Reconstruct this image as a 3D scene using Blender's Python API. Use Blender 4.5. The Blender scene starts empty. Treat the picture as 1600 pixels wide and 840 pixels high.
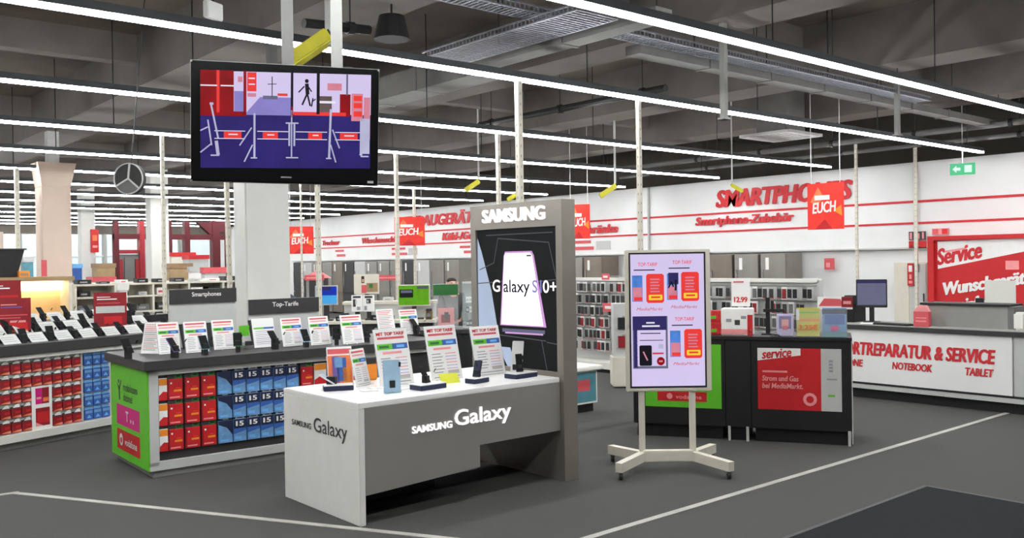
import bpy, bmesh, math, random
from mathutils import Vector, Matrix
random.seed(11)
SC = bpy.context.scene
COL = SC.collection
R = math.radians

# ------------------------------------------------------------------ camera
CAM_Z = 1.75
FPX, CY = 1419.6, 420.0
WR = (Vector((0.75996, -0.64979, -0.01520)), Vector((-0.01695, 0.00356, -0.99985)), Vector((0.64973, 0.76010, -0.00830)))
WR = (WR[0].normalized(), WR[1].normalized(), WR[2].normalized())
cd = bpy.data.cameras.new('camera'); cam = bpy.data.objects.new('camera', cd); COL.objects.link(cam)
cd.sensor_width = 36.0; cd.lens = FPX / 1600.0 * 36.0; cd.clip_start = .05; cd.clip_end = 200
mw = Matrix.Identity(4)
for i in range(3):
    mw[i][0] = WR[0][i]; mw[i][1] = -WR[1][i]; mw[i][2] = -WR[2][i]
mw[2][3] = CAM_Z
cam.matrix_world = mw
SC.camera = cam
# ------------------------------------------------------------------ world, light level
wd = bpy.data.worlds.new('daylight'); SC.world = wd; wd.use_nodes = True
bg = wd.node_tree.nodes['Background']; bg.inputs[0].default_value = (.86, .95, 1.0, 1); bg.inputs[1].default_value = 1.0
TUBE = 81.0
SC.view_settings.view_transform = 'Standard'; SC.view_settings.look = 'None'
SC.view_settings.gamma = 1; SC.view_settings.use_curve_mapping = False
SC.view_settings.exposure = 0.0

def at(x, y, X=None, Y=None, Z=None, D=None):
    """world point seen at a photo position, on a given plane (real depth)"""
    r = WR[0] * ((x - 800) / FPX) + WR[1] * ((y - CY) / FPX) + WR[2]
    if X is not None: t = X / r.x
    elif Y is not None: t = Y / r.y
    elif D is not None: t = D
    else: t = (Z - CAM_Z) / r.z
    p = r * t; p.z += CAM_Z
    return p

# ------------------------------------------------------------------ materials
MATS = {}
def lin(c):
    c = c / 255.0
    return c / 12.92 if c <= .04045 else ((c + .055) / 1.055) ** 2.4
def M(name, rgb, rough=.55, metal=0.0, emit=0.0, noise=.06, scale=9.0, bump=0.0, alpha=1.0, trans=0.0, spec=.4):
    m = bpy.data.materials.new(name); m.use_nodes = True; MATS[name] = m
    nt = m.node_tree; b = nt.nodes['Principled BSDF']
    c = [lin(v) for v in rgb]
    b.inputs['Roughness'].default_value = rough; b.inputs['Metallic'].default_value = metal
    b.inputs['Specular IOR Level'].default_value = spec
    tc = nt.nodes.new('ShaderNodeTexCoord'); nz = nt.nodes.new('ShaderNodeTexNoise')
    nz.inputs['Scale'].default_value = scale; nz.inputs['Detail'].default_value = 3
    nt.links.new(tc.outputs['Object'], nz.inputs['Vector'])
    rp = nt.nodes.new('ShaderNodeValToRGB'); nt.links.new(nz.outputs['Fac'], rp.inputs['Fac'])
    rp.color_ramp.elements[0].position = .3; rp.color_ramp.elements[1].position = .7
    rp.color_ramp.elements[0].color = (*[v * (1 - noise) for v in c], 1)
    rp.color_ramp.elements[1].color = (*[min(1, v * (1 + noise)) for v in c], 1)
    if emit:
        b.inputs['Base Color'].default_value = (0.006, 0.006, 0.006, 1); b.inputs['Specular IOR Level'].default_value = .05
        nt.links.new(rp.outputs['Color'], b.inputs['Emission Color']); b.inputs['Emission Strength'].default_value = emit
    else:
        nt.links.new(rp.outputs['Color'], b.inputs['Base Color'])
    if bump:
        bp = nt.nodes.new('ShaderNodeBump'); bp.inputs['Strength'].default_value = bump; bp.inputs['Distance'].default_value = .01
        nt.links.new(nz.outputs['Fac'], bp.inputs['Height']); nt.links.new(bp.outputs['Normal'], b.inputs['Normal'])
    if trans: b.inputs['Transmission Weight'].default_value = trans
    if alpha < 1: b.inputs['Alpha'].default_value = alpha
    return m
M('carpet', (79, 78, 76), .95, noise=.16, scale=160, bump=.25, spec=.1)
M('mat_dark', (38, 40, 42), .95, noise=.18, scale=200, bump=.3, spec=.1)
M('tape', (168, 165, 157), .7, noise=.12, scale=6)
M('concrete', (107, 98, 90), .9, noise=.13, scale=1.3, spec=.15)
M('beam', (118, 112, 106), .9, noise=.10, scale=2.0, spec=.15)  # bounce light on the undersides put into a lighter colour than the slab
M('duct', (118, 116, 112), .7, .0, noise=.1, scale=3)
M('dark_metal', (52, 52, 52), .5, .5)
M('galv', (150, 152, 160), .4, .8, noise=.15, scale=20)
M('housing', (78, 82, 86), .45, .3)
M('tube_side', (247, 250, 252), .5, emit=TUBE*.68, noise=0)
M('tube_light', (247, 250, 252), .5, emit=TUBE, noise=0)
M('wall', (232, 232, 230), .8, noise=.02, scale=2)
M('wall_dark', (92, 86, 78), .9, noise=.1, scale=2)
M('white', (226, 224, 216), .45, noise=.02)
M('white_gloss', (233, 232, 228), .25, noise=.01)
M('cream', (214, 208, 192), .5, noise=.03)
M('column_paint', (206, 205, 198), .75, noise=.03, scale=3)
M('column_warm_lit', (216, 196, 180), .75, noise=.03, scale=3)  # white column paint with the warm kiosk light put into its colour
M('tower_grey', (150, 143, 134), .38, .55, noise=.04, scale=4)
M('apron_grey', (168, 165, 158), .30, .5, noise=.03, scale=3)
M('black', (24, 24, 25), .6, noise=.1)
M('black_gloss', (11, 11, 12), .18, noise=.05, spec=.25)
M('charcoal', (52, 50, 50), .55, noise=.08)
M('red_backlit', (82, 13, 22), .6, noise=.1)  # entrance frame red, darkened in the colour to stand for backlight
M('grey', (140, 139, 134), .55, noise=.04)
M('mid_grey', (105, 104, 101), .55, noise=.05)
M('light_grey', (190, 190, 186), .5, noise=.03)
M('steel', (142, 138, 132), .35, .45, noise=.08, scale=3)
M('steel_brown', (128, 116, 104), .4, .4, noise=.08, scale=3)
M('chrome', (200, 200, 200), .2, .9)
M('red', (196, 32, 36), .5, noise=.05)
M('red_deep', (140, 26, 34), .5, noise=.08)
M('red_bright', (232, 52, 40), .55, noise=.08)
M('red_text', (204, 44, 50), .6, noise=.03)
M('pink', (235, 150, 150), .6)
M('rose', (214, 90, 96), .6)
M('green', (98, 190, 42), .5, noise=.04)
M('green_dark', (44, 110, 52), .5)
M('magenta', (206, 22, 122), .5, noise=.04)
M('yellow', (208, 208, 40), .5, noise=.06)
M('yellow_box', (202, 194, 44), .5, noise=.08)
M('orange', (235, 140, 40), .5)
M('orange_warm', (225, 120, 70), .5, noise=.2)
M('blue', (56, 96, 170), .5, noise=.1)
M('blue_light', (110, 175, 228), .5, noise=.1)
M('blue_navy', (30, 36, 66), .5, noise=.1)
M('blue_sky', (104, 150, 196), .45, noise=.15, scale=25)
M('lilac', (190, 175, 215), .5)
M('purple', (110, 84, 150), .5, noise=.15)
M('teal', (84, 140, 152), .5, noise=.1)
M('text_grey', (150, 150, 156), .6)
M('text_dark', (60, 60, 62), .6)
M('paper', (236, 234, 230), .55, noise=.02)
M('wood_tan', (158, 132, 96), .6, noise=.12, scale=5)
M('silver_blue', (168, 200, 224), .3, .2)
M('clear', (235, 240, 240), .08, alpha=.22, noise=0)
M('glass', (225, 238, 238), .05, alpha=.25, noise=0)
M('skin', (214, 164, 138), .6)
M('hair', (40, 28, 24), .7)
M('jacket', (40, 52, 76), .8, noise=.15)
M('trousers', (36, 36, 42), .8)
M('strawberry', (196, 40, 44), .5, noise=.3, scale=30)
M('warm_board', (240, 206, 150), .6, noise=.04)
M('tan_floor', (150, 120, 90), .7)
# things that give off light
M('lit_letter', (255, 253, 255), emit=1.4, noise=0)
M('lit_white', (250, 246, 255), emit=2.0, noise=0)
M('lit_panel_warm', (255, 226, 176), emit=9.0, noise=.03)
M('lit_exit', (90, 210, 150), emit=.9, noise=.02)
M('lit_exit_white', (225, 255, 240), emit=1.0, noise=0)
M('s_lilac', (222, 208, 248), emit=.9, noise=.03, scale=3)
M('s_white', (240, 236, 250), emit=.95, noise=.02)
M('s_red', (150, 10, 18), emit=.85, noise=.25, scale=7)
M('s_redb', (240, 62, 58), emit=.95, noise=.04)
M('s_redt', (214, 70, 84), emit=.9, noise=0)
M('s_yellow', (246, 214, 60), emit=.95, noise=.03)
M('s_indigo', (46, 36, 112), emit=.9, noise=.2, scale=5)
M('s_periw', (150, 140, 215), emit=.85, noise=.1, scale=5)
M('s_black', (22, 22, 34), emit=.8, noise=0)
M('s_silver', (196, 196, 228), emit=.85, noise=.1)
M('s_pink', (226, 140, 160), emit=.85, noise=.1)
M('s_navy', (52, 46, 104), emit=.85, noise=.1)
M('s_blue', (86, 140, 226), emit=.85, noise=.25, scale=10)
M('s_deep', (30, 62, 200), emit=.8, noise=.25, scale=4)
M('s_sky', (80, 178, 245), emit=.85, noise=.1, scale=4)
M('s_green', (104, 176, 30), emit=.8, noise=.12, scale=12)
M('s_brown', (120, 100, 100), emit=.7, noise=.2)
M('s_dark', (30, 31, 32), emit=.75, noise=.15, scale=3)
M('s_line', (96, 100, 104), emit=.75, noise=0)
M('s_ice', (190, 206, 232), emit=.85, noise=.06, scale=3)
M('s_glow', (224, 170, 232), emit=.9, noise=.05)
M('s_slate', (120, 122, 150), emit=.7, noise=.05)

# ------------------------------------------------------------------ mesh helpers
class MB:
    def __init__(s): s.v = []; s.f = []; s.m = []
    def poly(s, pts, m='white'):
        n = len(s.v); s.v += [tuple(p) for p in pts]; s.f.append(tuple(range(n, n + len(pts)))); s.m.append(m); return s
    def box(s, x0, y0, z0, x1, y1, z1, m='white'):
        n = len(s.v)
        s.v += [(x0,y0,z0),(x1,y0,z0),(x1,y1,z0),(x0,y1,z0),(x0,y0,z1),(x1,y0,z1),(x1,y1,z1),(x0,y1,z1)]
        for q in ((0,3,2,1),(4,5,6,7),(0,1,5,4),(1,2,6,5),(2,3,7,6),(3,0,4,7)):
            s.f.append(tuple(n + i for i in q)); s.m.append(m)
        return s
    def cbox(s, c, d, m='white'):
        return s.box(c[0]-d[0]/2, c[1]-d[1]/2, c[2]-d[2]/2, c[0]+d[0]/2, c[1]+d[1]/2, c[2]+d[2]/2, m)
    def prism(s, pts, e, m='white'):
        """closed polygon pts extruded by vector e"""
        n = len(s.v); k = len(pts); e = Vector(e)
        s.v += [tuple(p) for p in pts] + [tuple(Vector(p) + e) for p in pts]
        a = Vector((0, 0, 0))
        for i in range(k): a += Vector(pts[i]).cross(Vector(pts[(i + 1) % k]))
        fl = a.dot(e) > 0
        bot = tuple(range(n, n + k)); top = tuple(range(n + k, n + 2 * k))
        s.f.append(bot[::-1] if fl else bot); s.f.append(top if fl else top[::-1]); s.m += [m, m]
        for i in range(k):
            j = (i + 1) % k; q = (n+i, n+j, n+k+j, n+k+i)
            s.f.append(q if fl else q[::-1]); s.m.append(m)
        return s
    def tube(s, p, q, r, m='white', n=8, r2=None):
        p = Vector(p); q = Vector(q); d = (q - p).normalized(); r2 = r if r2 is None else r2
        a = d.orthogonal().normalized(); b = d.cross(a); o = len(s.v)
        for c, rr in ((p, r), (q, r2)):
            for i in range(n):
                t = 2 * math.pi * i / n; s.v.append(tuple(c + a * (rr * math.cos(t)) + b * (rr * math.sin(t))))
        for i in range(n):
            j = (i + 1) % n; s.f.append((o+i, o+j, o+n+j, o+n+i)); s.m.append(m)
        s.f.append(tuple(range(o + n - 1, o - 1, -1))); s.f.append(tuple(range(o + n, o + 2 * n))); s.m += [m, m]
        return s
    # flat print on the local front (faces -Y): u = x, v = z
    def rect(s, u0, v0, u1, v1, m, l=1, y=0.0):
        yy = y - .0012 * l
        return s.poly([(u0, yy, v0), (u1, yy, v0), (u1, yy, v1), (u0, yy, v1)], m)
    def flat(s, pts, m, l=1, y=0.0):
        yy = y - .0012 * l
        ar = sum(pts[i][0]*pts[(i+1) % len(pts)][1] - pts[(i+1) % len(pts)][0]*pts[i][1] for i in range(len(pts)))
        if ar < 0: pts = pts[::-1]
        return s.poly([(u, yy, v) for u, v in pts], m)
    def line(s, u0, v0, u1, v1, w, m, l=1, y=0.0):
        d = Vector((u1 - u0, v1 - v0)); n = Vector((-d.y, d.x)).normalized() * w / 2
        return s.flat([(u0-n.x, v0-n.y), (u1-n.x, v1-n.y), (u1+n.x, v1+n.y), (u0+n.x, v0+n.y)], m, l, y)
    def mesh(s, name, bevel=0, smooth=False):
        me = bpy.data.meshes.new(name); me.from_pydata(s.v, [], s.f)
        names = []
        for x in s.m:
            if x not in names: names.append(x)
        for x in names: me.materials.append(MATS[x])
        me.polygons.foreach_set('material_index', [names.index(x) for x in s.m])
        if bevel:
            bm = bmesh.new(); bm.from_mesh(me)
            bmesh.ops.bevel(bm, geom=list(bm.edges), offset=bevel, segments=2, affect='EDGES', clamp_overlap=True)
            bm.to_mesh(me); bm.free()
        if smooth: me.polygons.foreach_set('use_smooth', [True] * len(me.polygons))
        me.update(); return me
    def build(s, name, parent=None, loc=(0,0,0), rz=0, bevel=0, smooth=False):
        return link(name, s.mesh(name, bevel, smooth), parent, loc, rz)
def link(name, me, parent=None, loc=(0,0,0), rz=0):
    o = bpy.data.objects.new(name, me); COL.objects.link(o); o.location = loc; o.rotation_euler = (0, 0, rz); o.parent = parent
    return o
def tag(o, label, cat, group=None):
    o['label'] = label; o['category'] = cat
    if group: o['group'] = group
    return o
def thing(name, label, cat, loc=(0,0,0), rz=0, group=None):
    return tag(link(name, None, None, loc, rz), label, cat, group)
def struct(o): o['kind'] = 'structure'; return o
def copy_tree(o, parent=None):
    c = o.copy(); COL.objects.link(c); c.parent = parent
    for ch in list(o.children): copy_tree(ch, c)
    return c
ORD = ['first','second','third','fourth','fifth','sixth','seventh','eighth','ninth','tenth','eleventh','twelfth','thirteenth','fourteenth','fifteenth','sixteenth','seventeenth','eighteenth','nineteenth','twentieth','twenty-first','twenty-second','twenty-third','twenty-fourth','twenty-fifth','twenty-sixth']
TXT = {}
def text(parent, s, mat, u, v, w, h, y=-.003, shear=0.0, bold=0.0, ext=.001, name='lettering', rise=0.0):
    """real letters as a thin mesh fitted into w x h on the local front (faces -Y)"""
    key = (s, shear, bold)
    if key not in TXT:
        cu = bpy.data.curves.new('t', 'FONT'); cu.body = s; cu.shear = shear; cu.offset = min(bold, .012); cu.resolution_u = 3
        o = bpy.data.objects.new('t', cu); COL.objects.link(o)
        dg = bpy.context.evaluated_depsgraph_get(); me = bpy.data.meshes.new_from_object(o.evaluated_get(dg))
        v0 = [tuple(p.co) for p in me.vertices]; f0 = [tuple(p.vertices) for p in me.polygons]; V_, F_ = [], []
        for dx, dy in ([(-1, 0), (-.5, .25), (0, -.25), (.5, .25), (1, 0)] if bold > .015 else [(0, 0)]):     # heavier strokes: shifted copies
            n0 = len(V_); V_ += [(x + dx*bold, y_ + dy*bold, (dx + 1) * 2) for x, y_, z in v0]; F_ += [tuple(i + n0 for i in f) for f in f0]
        TXT[key] = (V_, F_)
        bpy.data.objects.remove(o); bpy.data.curves.remove(cu); bpy.data.meshes.remove(me)
    vs, fs = TXT[key]
    x0 = min(p[0] for p in vs); x1 = max(p[0] for p in vs); y0 = min(p[1] for p in vs); y1 = max(p[1] for p in vs)
    me = bpy.data.meshes.new(name)
    V = [(u + (p[0]-x0)/(x1-x0)*w, y - p[2]*.0005, v + (p[1]-y0)/(y1-y0)*h + rise*(p[0]-x0)/(x1-x0)) for p in vs]
    me.from_pydata(V, [], fs); me.update()
    bm = bmesh.new(); bm.from_mesh(me); bmesh.ops.remove_doubles(bm, verts=bm.verts, dist=1e-7)
    if ext > .0015:
        r = bmesh.ops.extrude_face_region(bm, geom=list(bm.faces))
        bmesh.ops.translate(bm, verts=[g for g in r['geom'] if isinstance(g, bmesh.types.BMVert)], vec=(0, -ext, 0))
    bmesh.ops.recalc_face_normals(bm, faces=bm.faces)
    if ext <= .0015:
        for f in bm.faces:
            if f.normal.y > 0: f.normal_flip()
    bm.to_mesh(me); bm.free(); me.materials.append(MATS[mat])
    return link(name, me, parent)

# ================================================================== SETTING
floor = struct(MB().box(-10, -8, -.1, 19.5, 41, 0, 'carpet').build('floor'))
def strip_line(a, b, w, par):
    a = Vector(a); b = Vector(b); d = (b - a).normalized(); n = Vector((-d.y, d.x)) * w / 2
    MB().prism([(a.x-n.x, a.y-n.y, 0), (b.x-n.x, b.y-n.y, 0), (b.x+n.x, b.y+n.y, 0), (a.x+n.x, a.y+n.y, 0)], (0, 0, .004), 'tape').build('marking_line', par)
strip_line((3.72, 4.05), (16.5, 4.08), .055, floor)
strip_line((1.63, 7.93), (3.74, 4.03), .055, floor)
strip_line((.9, 8.02), (1.66, 7.93), .055, floor)
ceil = struct(MB().box(-10, -8, 4.9, 19.5, 41, 5.1, 'concrete').build('ceiling'))
for x0, x1 in ((-6.2,-5.4),(-2.7,-1.9),(.75,1.55),(4.2,5.05),(7.68,8.3),(11.2,11.9),(14.7,15.4)):
    MB().box(x0, -8, 4.2, x1, 41, 4.95, 'beam').build('beam', ceil)
for k in range(8):
    y = -4.6 + 5.8 * k - .12
    for x0, x1 in ((-1.9,.75),(1.55,4.2),(5.05,7.68),(8.3,11.2),(11.9,14.7),(15.4,19.4)):
        MB().box(x0, y, 4.52, x1, y + .24, 4.95, 'beam').build('rib', ceil)
wall = struct(MB().box(17.0, -8, 0, 17.25, 40.3, 3.5, 'wall').build('wall_right'))
MB().box(16.9, -8, 1.9, 17.0, 33.2, 3.5, 'wall').build('fascia_board', wall)
MB().box(16.885, -8, 2.738, 16.9, 33.2, 2.782, 'red_text').build('red_line', wall)
MB().box(16.885, -8, 2.335, 16.9, 33.2, 2.375, 'red_text').build('red_line', wall)
MB().box(16.86, -8, 1.87, 16.995, 33.2, 1.9, 'light_grey').build('bottom_edge', wall)
for yy in (8.05, 14.6):
    MB().box(16.84, yy-.02, 1.9, 16.9, yy+.02, 3.5, 'light_grey').build('joint_cover', wall)
struct(MB().box(19.3, -8, 0, 19.5, 41, 5, 'wall_dark').build('wall_behind_right'))
struct(MB().box(-10.2, -8, 0, -10, 41, 5, 'wall').build('wall_left'))
struct(MB().box(-10, -8.2, 0, 19.5, -8, 5, 'wall').build('wall_front'))
# far wall with a window band
WY = 40.0
far = struct(MB().box(-10, WY, 0, 19.5, WY + .3, .9, 'cream').box(-10, WY, 3.15, 19.5, WY + .3, 5, 'wall_dark').build('wall_back'))
wx = [7.0, 8.6, 10.2, 11.8, 13.4, 15.0, 16.6]
for i in range(len(wx) - 1):
    MB().box(wx[i]-.06, WY, .9, wx[i]+.06, WY+.3, 3.15, 'grey').build('mullion', far)
    w = struct(MB().box(wx[i]+.06, WY+.12, .9, wx[i+1]-.06, WY+.14, 3.15, 'glass').build('window_%d' % (i + 1)))
    MB().box(wx[i]+.06, WY+.06, 2.2, wx[i+1]-.06, WY+.2, 2.26, 'light_grey').build('transom', w)
MB().box(-10, WY, .9, 7.06, WY+.3, 3.15, 'wall').build('wall_panel', far)
MB().box(16.54, WY, .9, 19.5, WY+.3, 3.15, 'wall').build('wall_panel', far)

# wall lettering (faces -X): local x runs along -Y
def wall_text(s, y0, y1, z0, z1, shear=.2, bold=.03, mat='red_text'):
    o = text(wall, s, mat, 0, 0, y0 - y1, z1 - z0, shear=shear, bold=bold, ext=.02)
    o.location = (16.89, y0, z0); o.rotation_euler = (0, 0, R(-90)); return o
wall_text('SMARTPHONES', 12.62, 9.3, 2.885, 3.28, bold=.055)
wall_text('Smartphone-Zubehör', 13.2, 10.62, 2.45, 2.70, bold=.045)
wall_text('EINBAUGERÄTE', 25.35, 21.2, 2.93, 3.36, bold=.055)
wall_text('Kühl-/Gefrierkombis', 23.1, 19.6, 2.44, 2.68, bold=.045)
wall_text('Kühlschränke', 17.75, 15.62, 2.44, 2.66, bold=.045)
wall_text('Trockner', 30.75, 29.45, 2.46, 2.64, bold=.045)
wall_text('Waschmaschinen', 27.9, 25.2, 2.46, 2.66, bold=.045)
for y0, y1, z0, z1 in ((29.8,29.2,2.2,2.27),(29.7,29.1,2.02,2.11),(26.0,25.2,2.2,2.27),(26.0,25.1,2.02,2.10),(22.2,21.7,2.18,2.25),(22.0,21.6,2.02,2.1),(17.3,16.6,2.19,2.27),(17.3,16.5,2.02,2.11)):
    MB().box(16.885, y1, z0, 16.9, y0, z1, 'rose').build('small_print_bar', wall)
for y0, y1 in ((16.4, 15.9), (25.0, 24.5)):
    MB().box(16.885, y1, 2.02, 16.9, y0, 2.24, 'light_grey').build('small_print_bar', wall)

# ================================================================== CEILING SERVICES
ROWS = [4.4, 6.6, 9.45, 12.1, 14.85, 17.6, 20.3, 23.0, 25.7, 28.4, 31.1, 33.8, 36.5, 39.0]
WORDS = ['nearest continuous ceiling light strip, crossing the top right corner', 'ceiling light strip running just behind the hanging television', 'third ceiling light strip, ending above the SMARTPHONES lettering', 'fourth ceiling light strip counted from the camera', 'fifth ceiling light strip counted from the camera']
tube_me = MB().box(-.738, -.024, -.006, .738, .024, .012, 'tube_light').box(-.74, -.029, -.017, .74, -.0245, .012, 'tube_side').box(-.74, .0245, -.017, .74, .029, .012, 'tube_side').box(-.744, -.029, -.017, -.7395, .029, .012, 'tube_side').box(.7395, -.029, -.017, .744, .029, .012, 'tube_side').mesh('tube')
def light_row(y, label, z=3.5, x0=-3.2, n=13, hang=True):
    t = thing('ceiling_light_strip', label, 'light strip', (x0, y, z), 0, 'ceiling light strips in parallel rows')
    L = n * 1.5
    MB().box(0, -.03, .012, L, .03, .075, 'housing').build('housing', t)
    for i in range(n): link('light_tube', tube_me, t, (i * 1.5 + .75, 0, 0))
    if hang:
        for i in range(0, n, 2): MB().tube((i*1.5+.9, 0, .07), (i*1.5+.9, 0, 1.4), .007, 'dark_metal', 5).build('hanger_rod', t)
    return t
for i, y in enumerate(ROWS):
    light_row(y, WORDS[i] if i < 5 else '%s ceiling light strip counted from the camera' % ORD[i], hang=i < 7, n=13)
light_row(1.7, 'added unseen light strip over the open aisle, brightening the counter fronts', hang=False)  # extra row out of view, added to brighten the counter fronts
def tray(label, p, q, w, z):
    p = Vector((*p, z)); q = Vector((*q, z)); d = (q - p); L = d.length
    t = thing('cable_tray', label, 'cable tray', p, math.atan2(d.y, d.x))
    for s in (0, w):
        MB().box(0, s-.008, .05, L, s+.008, .065, 'galv').box(0, s-.008, -.005, L, s+.008, .008, 'galv').build('side_rail', t)
    b = MB(); n = int(L / .055)
    for i in range(n):
        x = i * .055; b.box(x, 0, -.004, x + .014, w, .004, 'galv').box(x, -.005, -.004, x+.012, .005, .06, 'galv').box(x, w-.005, -.004, x+.012, w+.005, .06, 'galv')
    o = b.build('mesh_rungs', t); o['kind'] = 'stuff'
    for i in range(1, int(L / 1.4) + 1):
        MB().tube((i*1.35, w/2, 0), (i*1.35, w/2, 4.9 - z), .008, 'dark_metal', 5).build('hanger_rod', t)
    return t
tray('wire mesh cable tray crossing diagonally beneath the long tray', (5.98, 5.5), (5.98, 7.8), .5, 3.88)
tray('long wire mesh cable tray running beneath the concrete ceiling', (2.5, 6.05), (13.2, 6.05), .22, 3.98)
def pipe(name, label, cat, p, q, r, m, n=10, sq=None, ends=True):
    t = thing(name, label, cat, p); q = Vector(q) - Vector(p)
    d = q.normalized(); 
    if sq:
        rz = math.atan2(d.y, d.x); o = MB().box(0, -sq[0]/2, 0, q.length, sq[0]/2, sq[1], m).build('body', t); o.rotation_euler = (0, 0, rz)
        for k in range(1, int(q.length / 1.2)):
            j = MB().box(k*1.2-.02, -sq[0]/2-.012, -.012, k*1.2+.02, sq[0]/2+.012, sq[1]+.012, m).build('flange', t); j.rotation_euler = (0, 0, rz)
    else:
        MB().tube((0,0,0), q, r, m, n).build('body', t)
        k = int(q.length / 1.6)
        for i in range(k + 1):
            c = d * (.4 + i * 1.6); 
            if c.length < q.length: MB().tube(c + d*-.03, c + d*.03, r * 1.35, 'dark_metal', n).tube(c, c + Vector((0, 0, 4.9 - p[2])), .006, 'dark_metal', 5).build('pipe_clamp', t)
    return t
pipe('air_duct', 'pale rectangular air duct slung under the wire trays', 'duct', (6.25, 5.2, 3.86), (6.25, 8.1, 3.86), 0, 'duct', sq=(.22, .1))
pipe('air_duct', 'grey rectangular air duct beside the hanging television', 'duct', (7.0, 8.6, 4.0), (7.0, 14.5, 4.0), 0, 'duct', sq=(.45, .3))
pipe('air_duct', 'long grey air duct running along beneath the concrete ribs', 'duct', (7.2, 6.42, 3.9), (16.2, 6.42, 3.9), 0, 'duct', sq=(.2, .1))
pipe('pipe', 'thin dark pipe crossing below the ceiling above the tower', 'pipe', (9.27, 7.7, 3.98), (9.27, 11.6, 3.98), .05, 'dark_metal')
pipe('pipe', 'pale pipe running along above the SMARTPHONES wall', 'pipe', (15.95, 4.0, 3.9), (15.95, 15.0, 3.9), .055, 'mid_grey')
pipe('pipe', 'lower thin pipe running along above the SMARTPHONES wall', 'pipe', (16.3, 4.0, 3.74), (16.3, 15.0, 3.74), .04, 'mid_grey')
pipe('pipe', 'dark sprinkler pipe following the long cable tray', 'pipe', (6.4, 5.75, 4.05), (15.5, 5.75, 4.05), .04, 'dark_metal')
pipe('pipe', 'short black pipe ending in a ball behind the television', 'pipe', at(475, 36, D=6.6), at(577, 47, D=7.0), .035, 'black')
p = at(612, 42, D=8.6)
t = thing('ceiling_speaker', 'round black loudspeaker hanging right of the television pole', 'speaker', p)
MB().tube((0,0,-.12), (0,0,.1), .17, 'black', 20, .12).build('body', t); MB().tube((0,0,.07), (0,0,4.9-p.z), .01, 'dark_metal', 6).build('hanger_rod', t)
p = at(333, 17, D=7.5)
t = thing('junction_box', 'small pale square box on the dark ceiling beam', 'junction box', p, R(25))
MB().box(-.09, -.03, -.07, .09, .03, .07, 'light_grey').build('box_body', t, bevel=.008); MB().tube((0,0,.07), (0,0,4.9-p.z), .01, 'dark_metal', 6).build('hanger_rod', t)
# square ceiling diffuser
t = thing('ceiling_vent', 'square pale ceiling vent hanging before the SMARTPHONES wall', 'vent', (14.3, 9.25, 3.9))
MB().box(-.55, -.5, 0, .55, -.44, .05, 'light_grey').box(-.55, .44, 0, .55, .5, .05, 'light_grey').box(-.55, -.44, 0, -.49, .44, .05, 'light_grey').box(.49, -.44, 0, .55, .44, .05, 'light_grey').build('frame', t)
for k in range(8):
    MB().box(-.49, -.4+k*.11, .005, .49, -.34+k*.11, .03, 'light_grey').build('louvre', t)
MB().box(-.3, -.3, .05, .3, .3, 1.0, 'duct').build('neck', t)
# yellow tilted fixtures
def yellow(px, py, D, label, s=1.0, rz=0):
    p = at(px, py, D=D)
    t = thing('yellow_fixture', label, 'fixture', p, rz, 'yellow tilted fixtures under the ceiling')
    b = MB().box(-.2*s, -.07*s, -.055*s, .2*s, .07*s, .055*s, 'yellow_box').build('housing', t, bevel=.01); b.rotation_euler = (0, R(-33), 0)
    e = MB().box(.2*s, -.045*s, -.035*s, .215*s, .045*s, .035*s, 'black').build('end_cap', t); e.rotation_euler = (0, R(-33), 0)
    MB().box(.13*s, -.02*s, .03*s, .17*s, .02*s, 4.9 - p.z, 'light_grey').build('hanger_rod', t)
FX = R(-40.5)
yellow(483, 77, 6.4, 'large yellow tilted fixture behind the television poles', .9, FX)
yellow(738, 290, 17, 'yellow tilted fixture left of the illuminated display tower', .8, FX)
yellow(950, 298, 16, 'yellow tilted fixture right of the illuminated display tower', .85, FX)
yellow(1152, 294, 15, 'yellow tilted fixture in front of the SMARTPHONES letter M', .55, R(120))
yellow(803, 306, 14, 'yellow tilted fixture peeking above the display tower', .6, FX)
# cream perforated supply poles from furniture to ceiling
def pole(p, label, top=3.5, w=.035, lean=(0, 0), m='cream'):
    t = thing('power_pole', label, 'pole', p, 0, 'slim power poles')
    h = top - p[2]; L = Vector((lean[0], lean[1], h))
    MB().prism([(-w, -w, 0), (w, -w, 0), (w, w, 0), (-w, w, 0)], L, m).build('shaft', t)
    MB().box(-w*1.6, -w*1.6, 0, w*1.6, w*1.6, .02, m).build('foot_plate', t)
    b = MB()
    for k in range(int(h / .1)):
        c = L * ((k * .1 + .06) / h); b.box(c.x-w-.002, c.y-.004, c.z-.012, c.x-w+.004, c.y+.004, c.z+.012, 'grey').box(c.x-.004, c.y-w-.002, c.z-.012, c.x+.004, c.y-w+.004, c.z+.012, 'grey')
    b.build('slot_row', t)['kind'] = 'stuff'
def pole_at(px, py, D, base, label, w=.03, lean=(0,0), m='cream'):
    p = at(px, py, D=D); pole((p.x, p.y, base), label, w=w, lean=lean, m=m)
def pole_row(px, py, Y, base, label, w=.03, lean=(0, 0), m='cream'):
    p = at(px, py, Y=Y); pole((p.x, p.y, base), label, w=w, lean=lean, m=m)
pole_row(812, 280, 6.6, 0, 'perforated cream pole rising just behind the display tower', .027)
pole_row(779, 290, 9.45, 0, 'cream pole left of the pole behind the display tower', .024)
pole_row(1000, 340, 6.6, 0, 'cream pole rising behind the portrait advertising screen', .022)
p = at(1338, 300, X=15.95); pole((p.x, p.y, 0), 'thin cream pole right of the SMARTPHONES lettering', top=3.84, w=.022)
p = at(1431, 330, X=16.3); pole((p.x, p.y, 0), 'cream pole beside the red service board', top=3.7, w=.024)
pole_row(498, 420, 9.45, 0, 'cream pole right of the dark Top-Tarife sign', .024)
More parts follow.
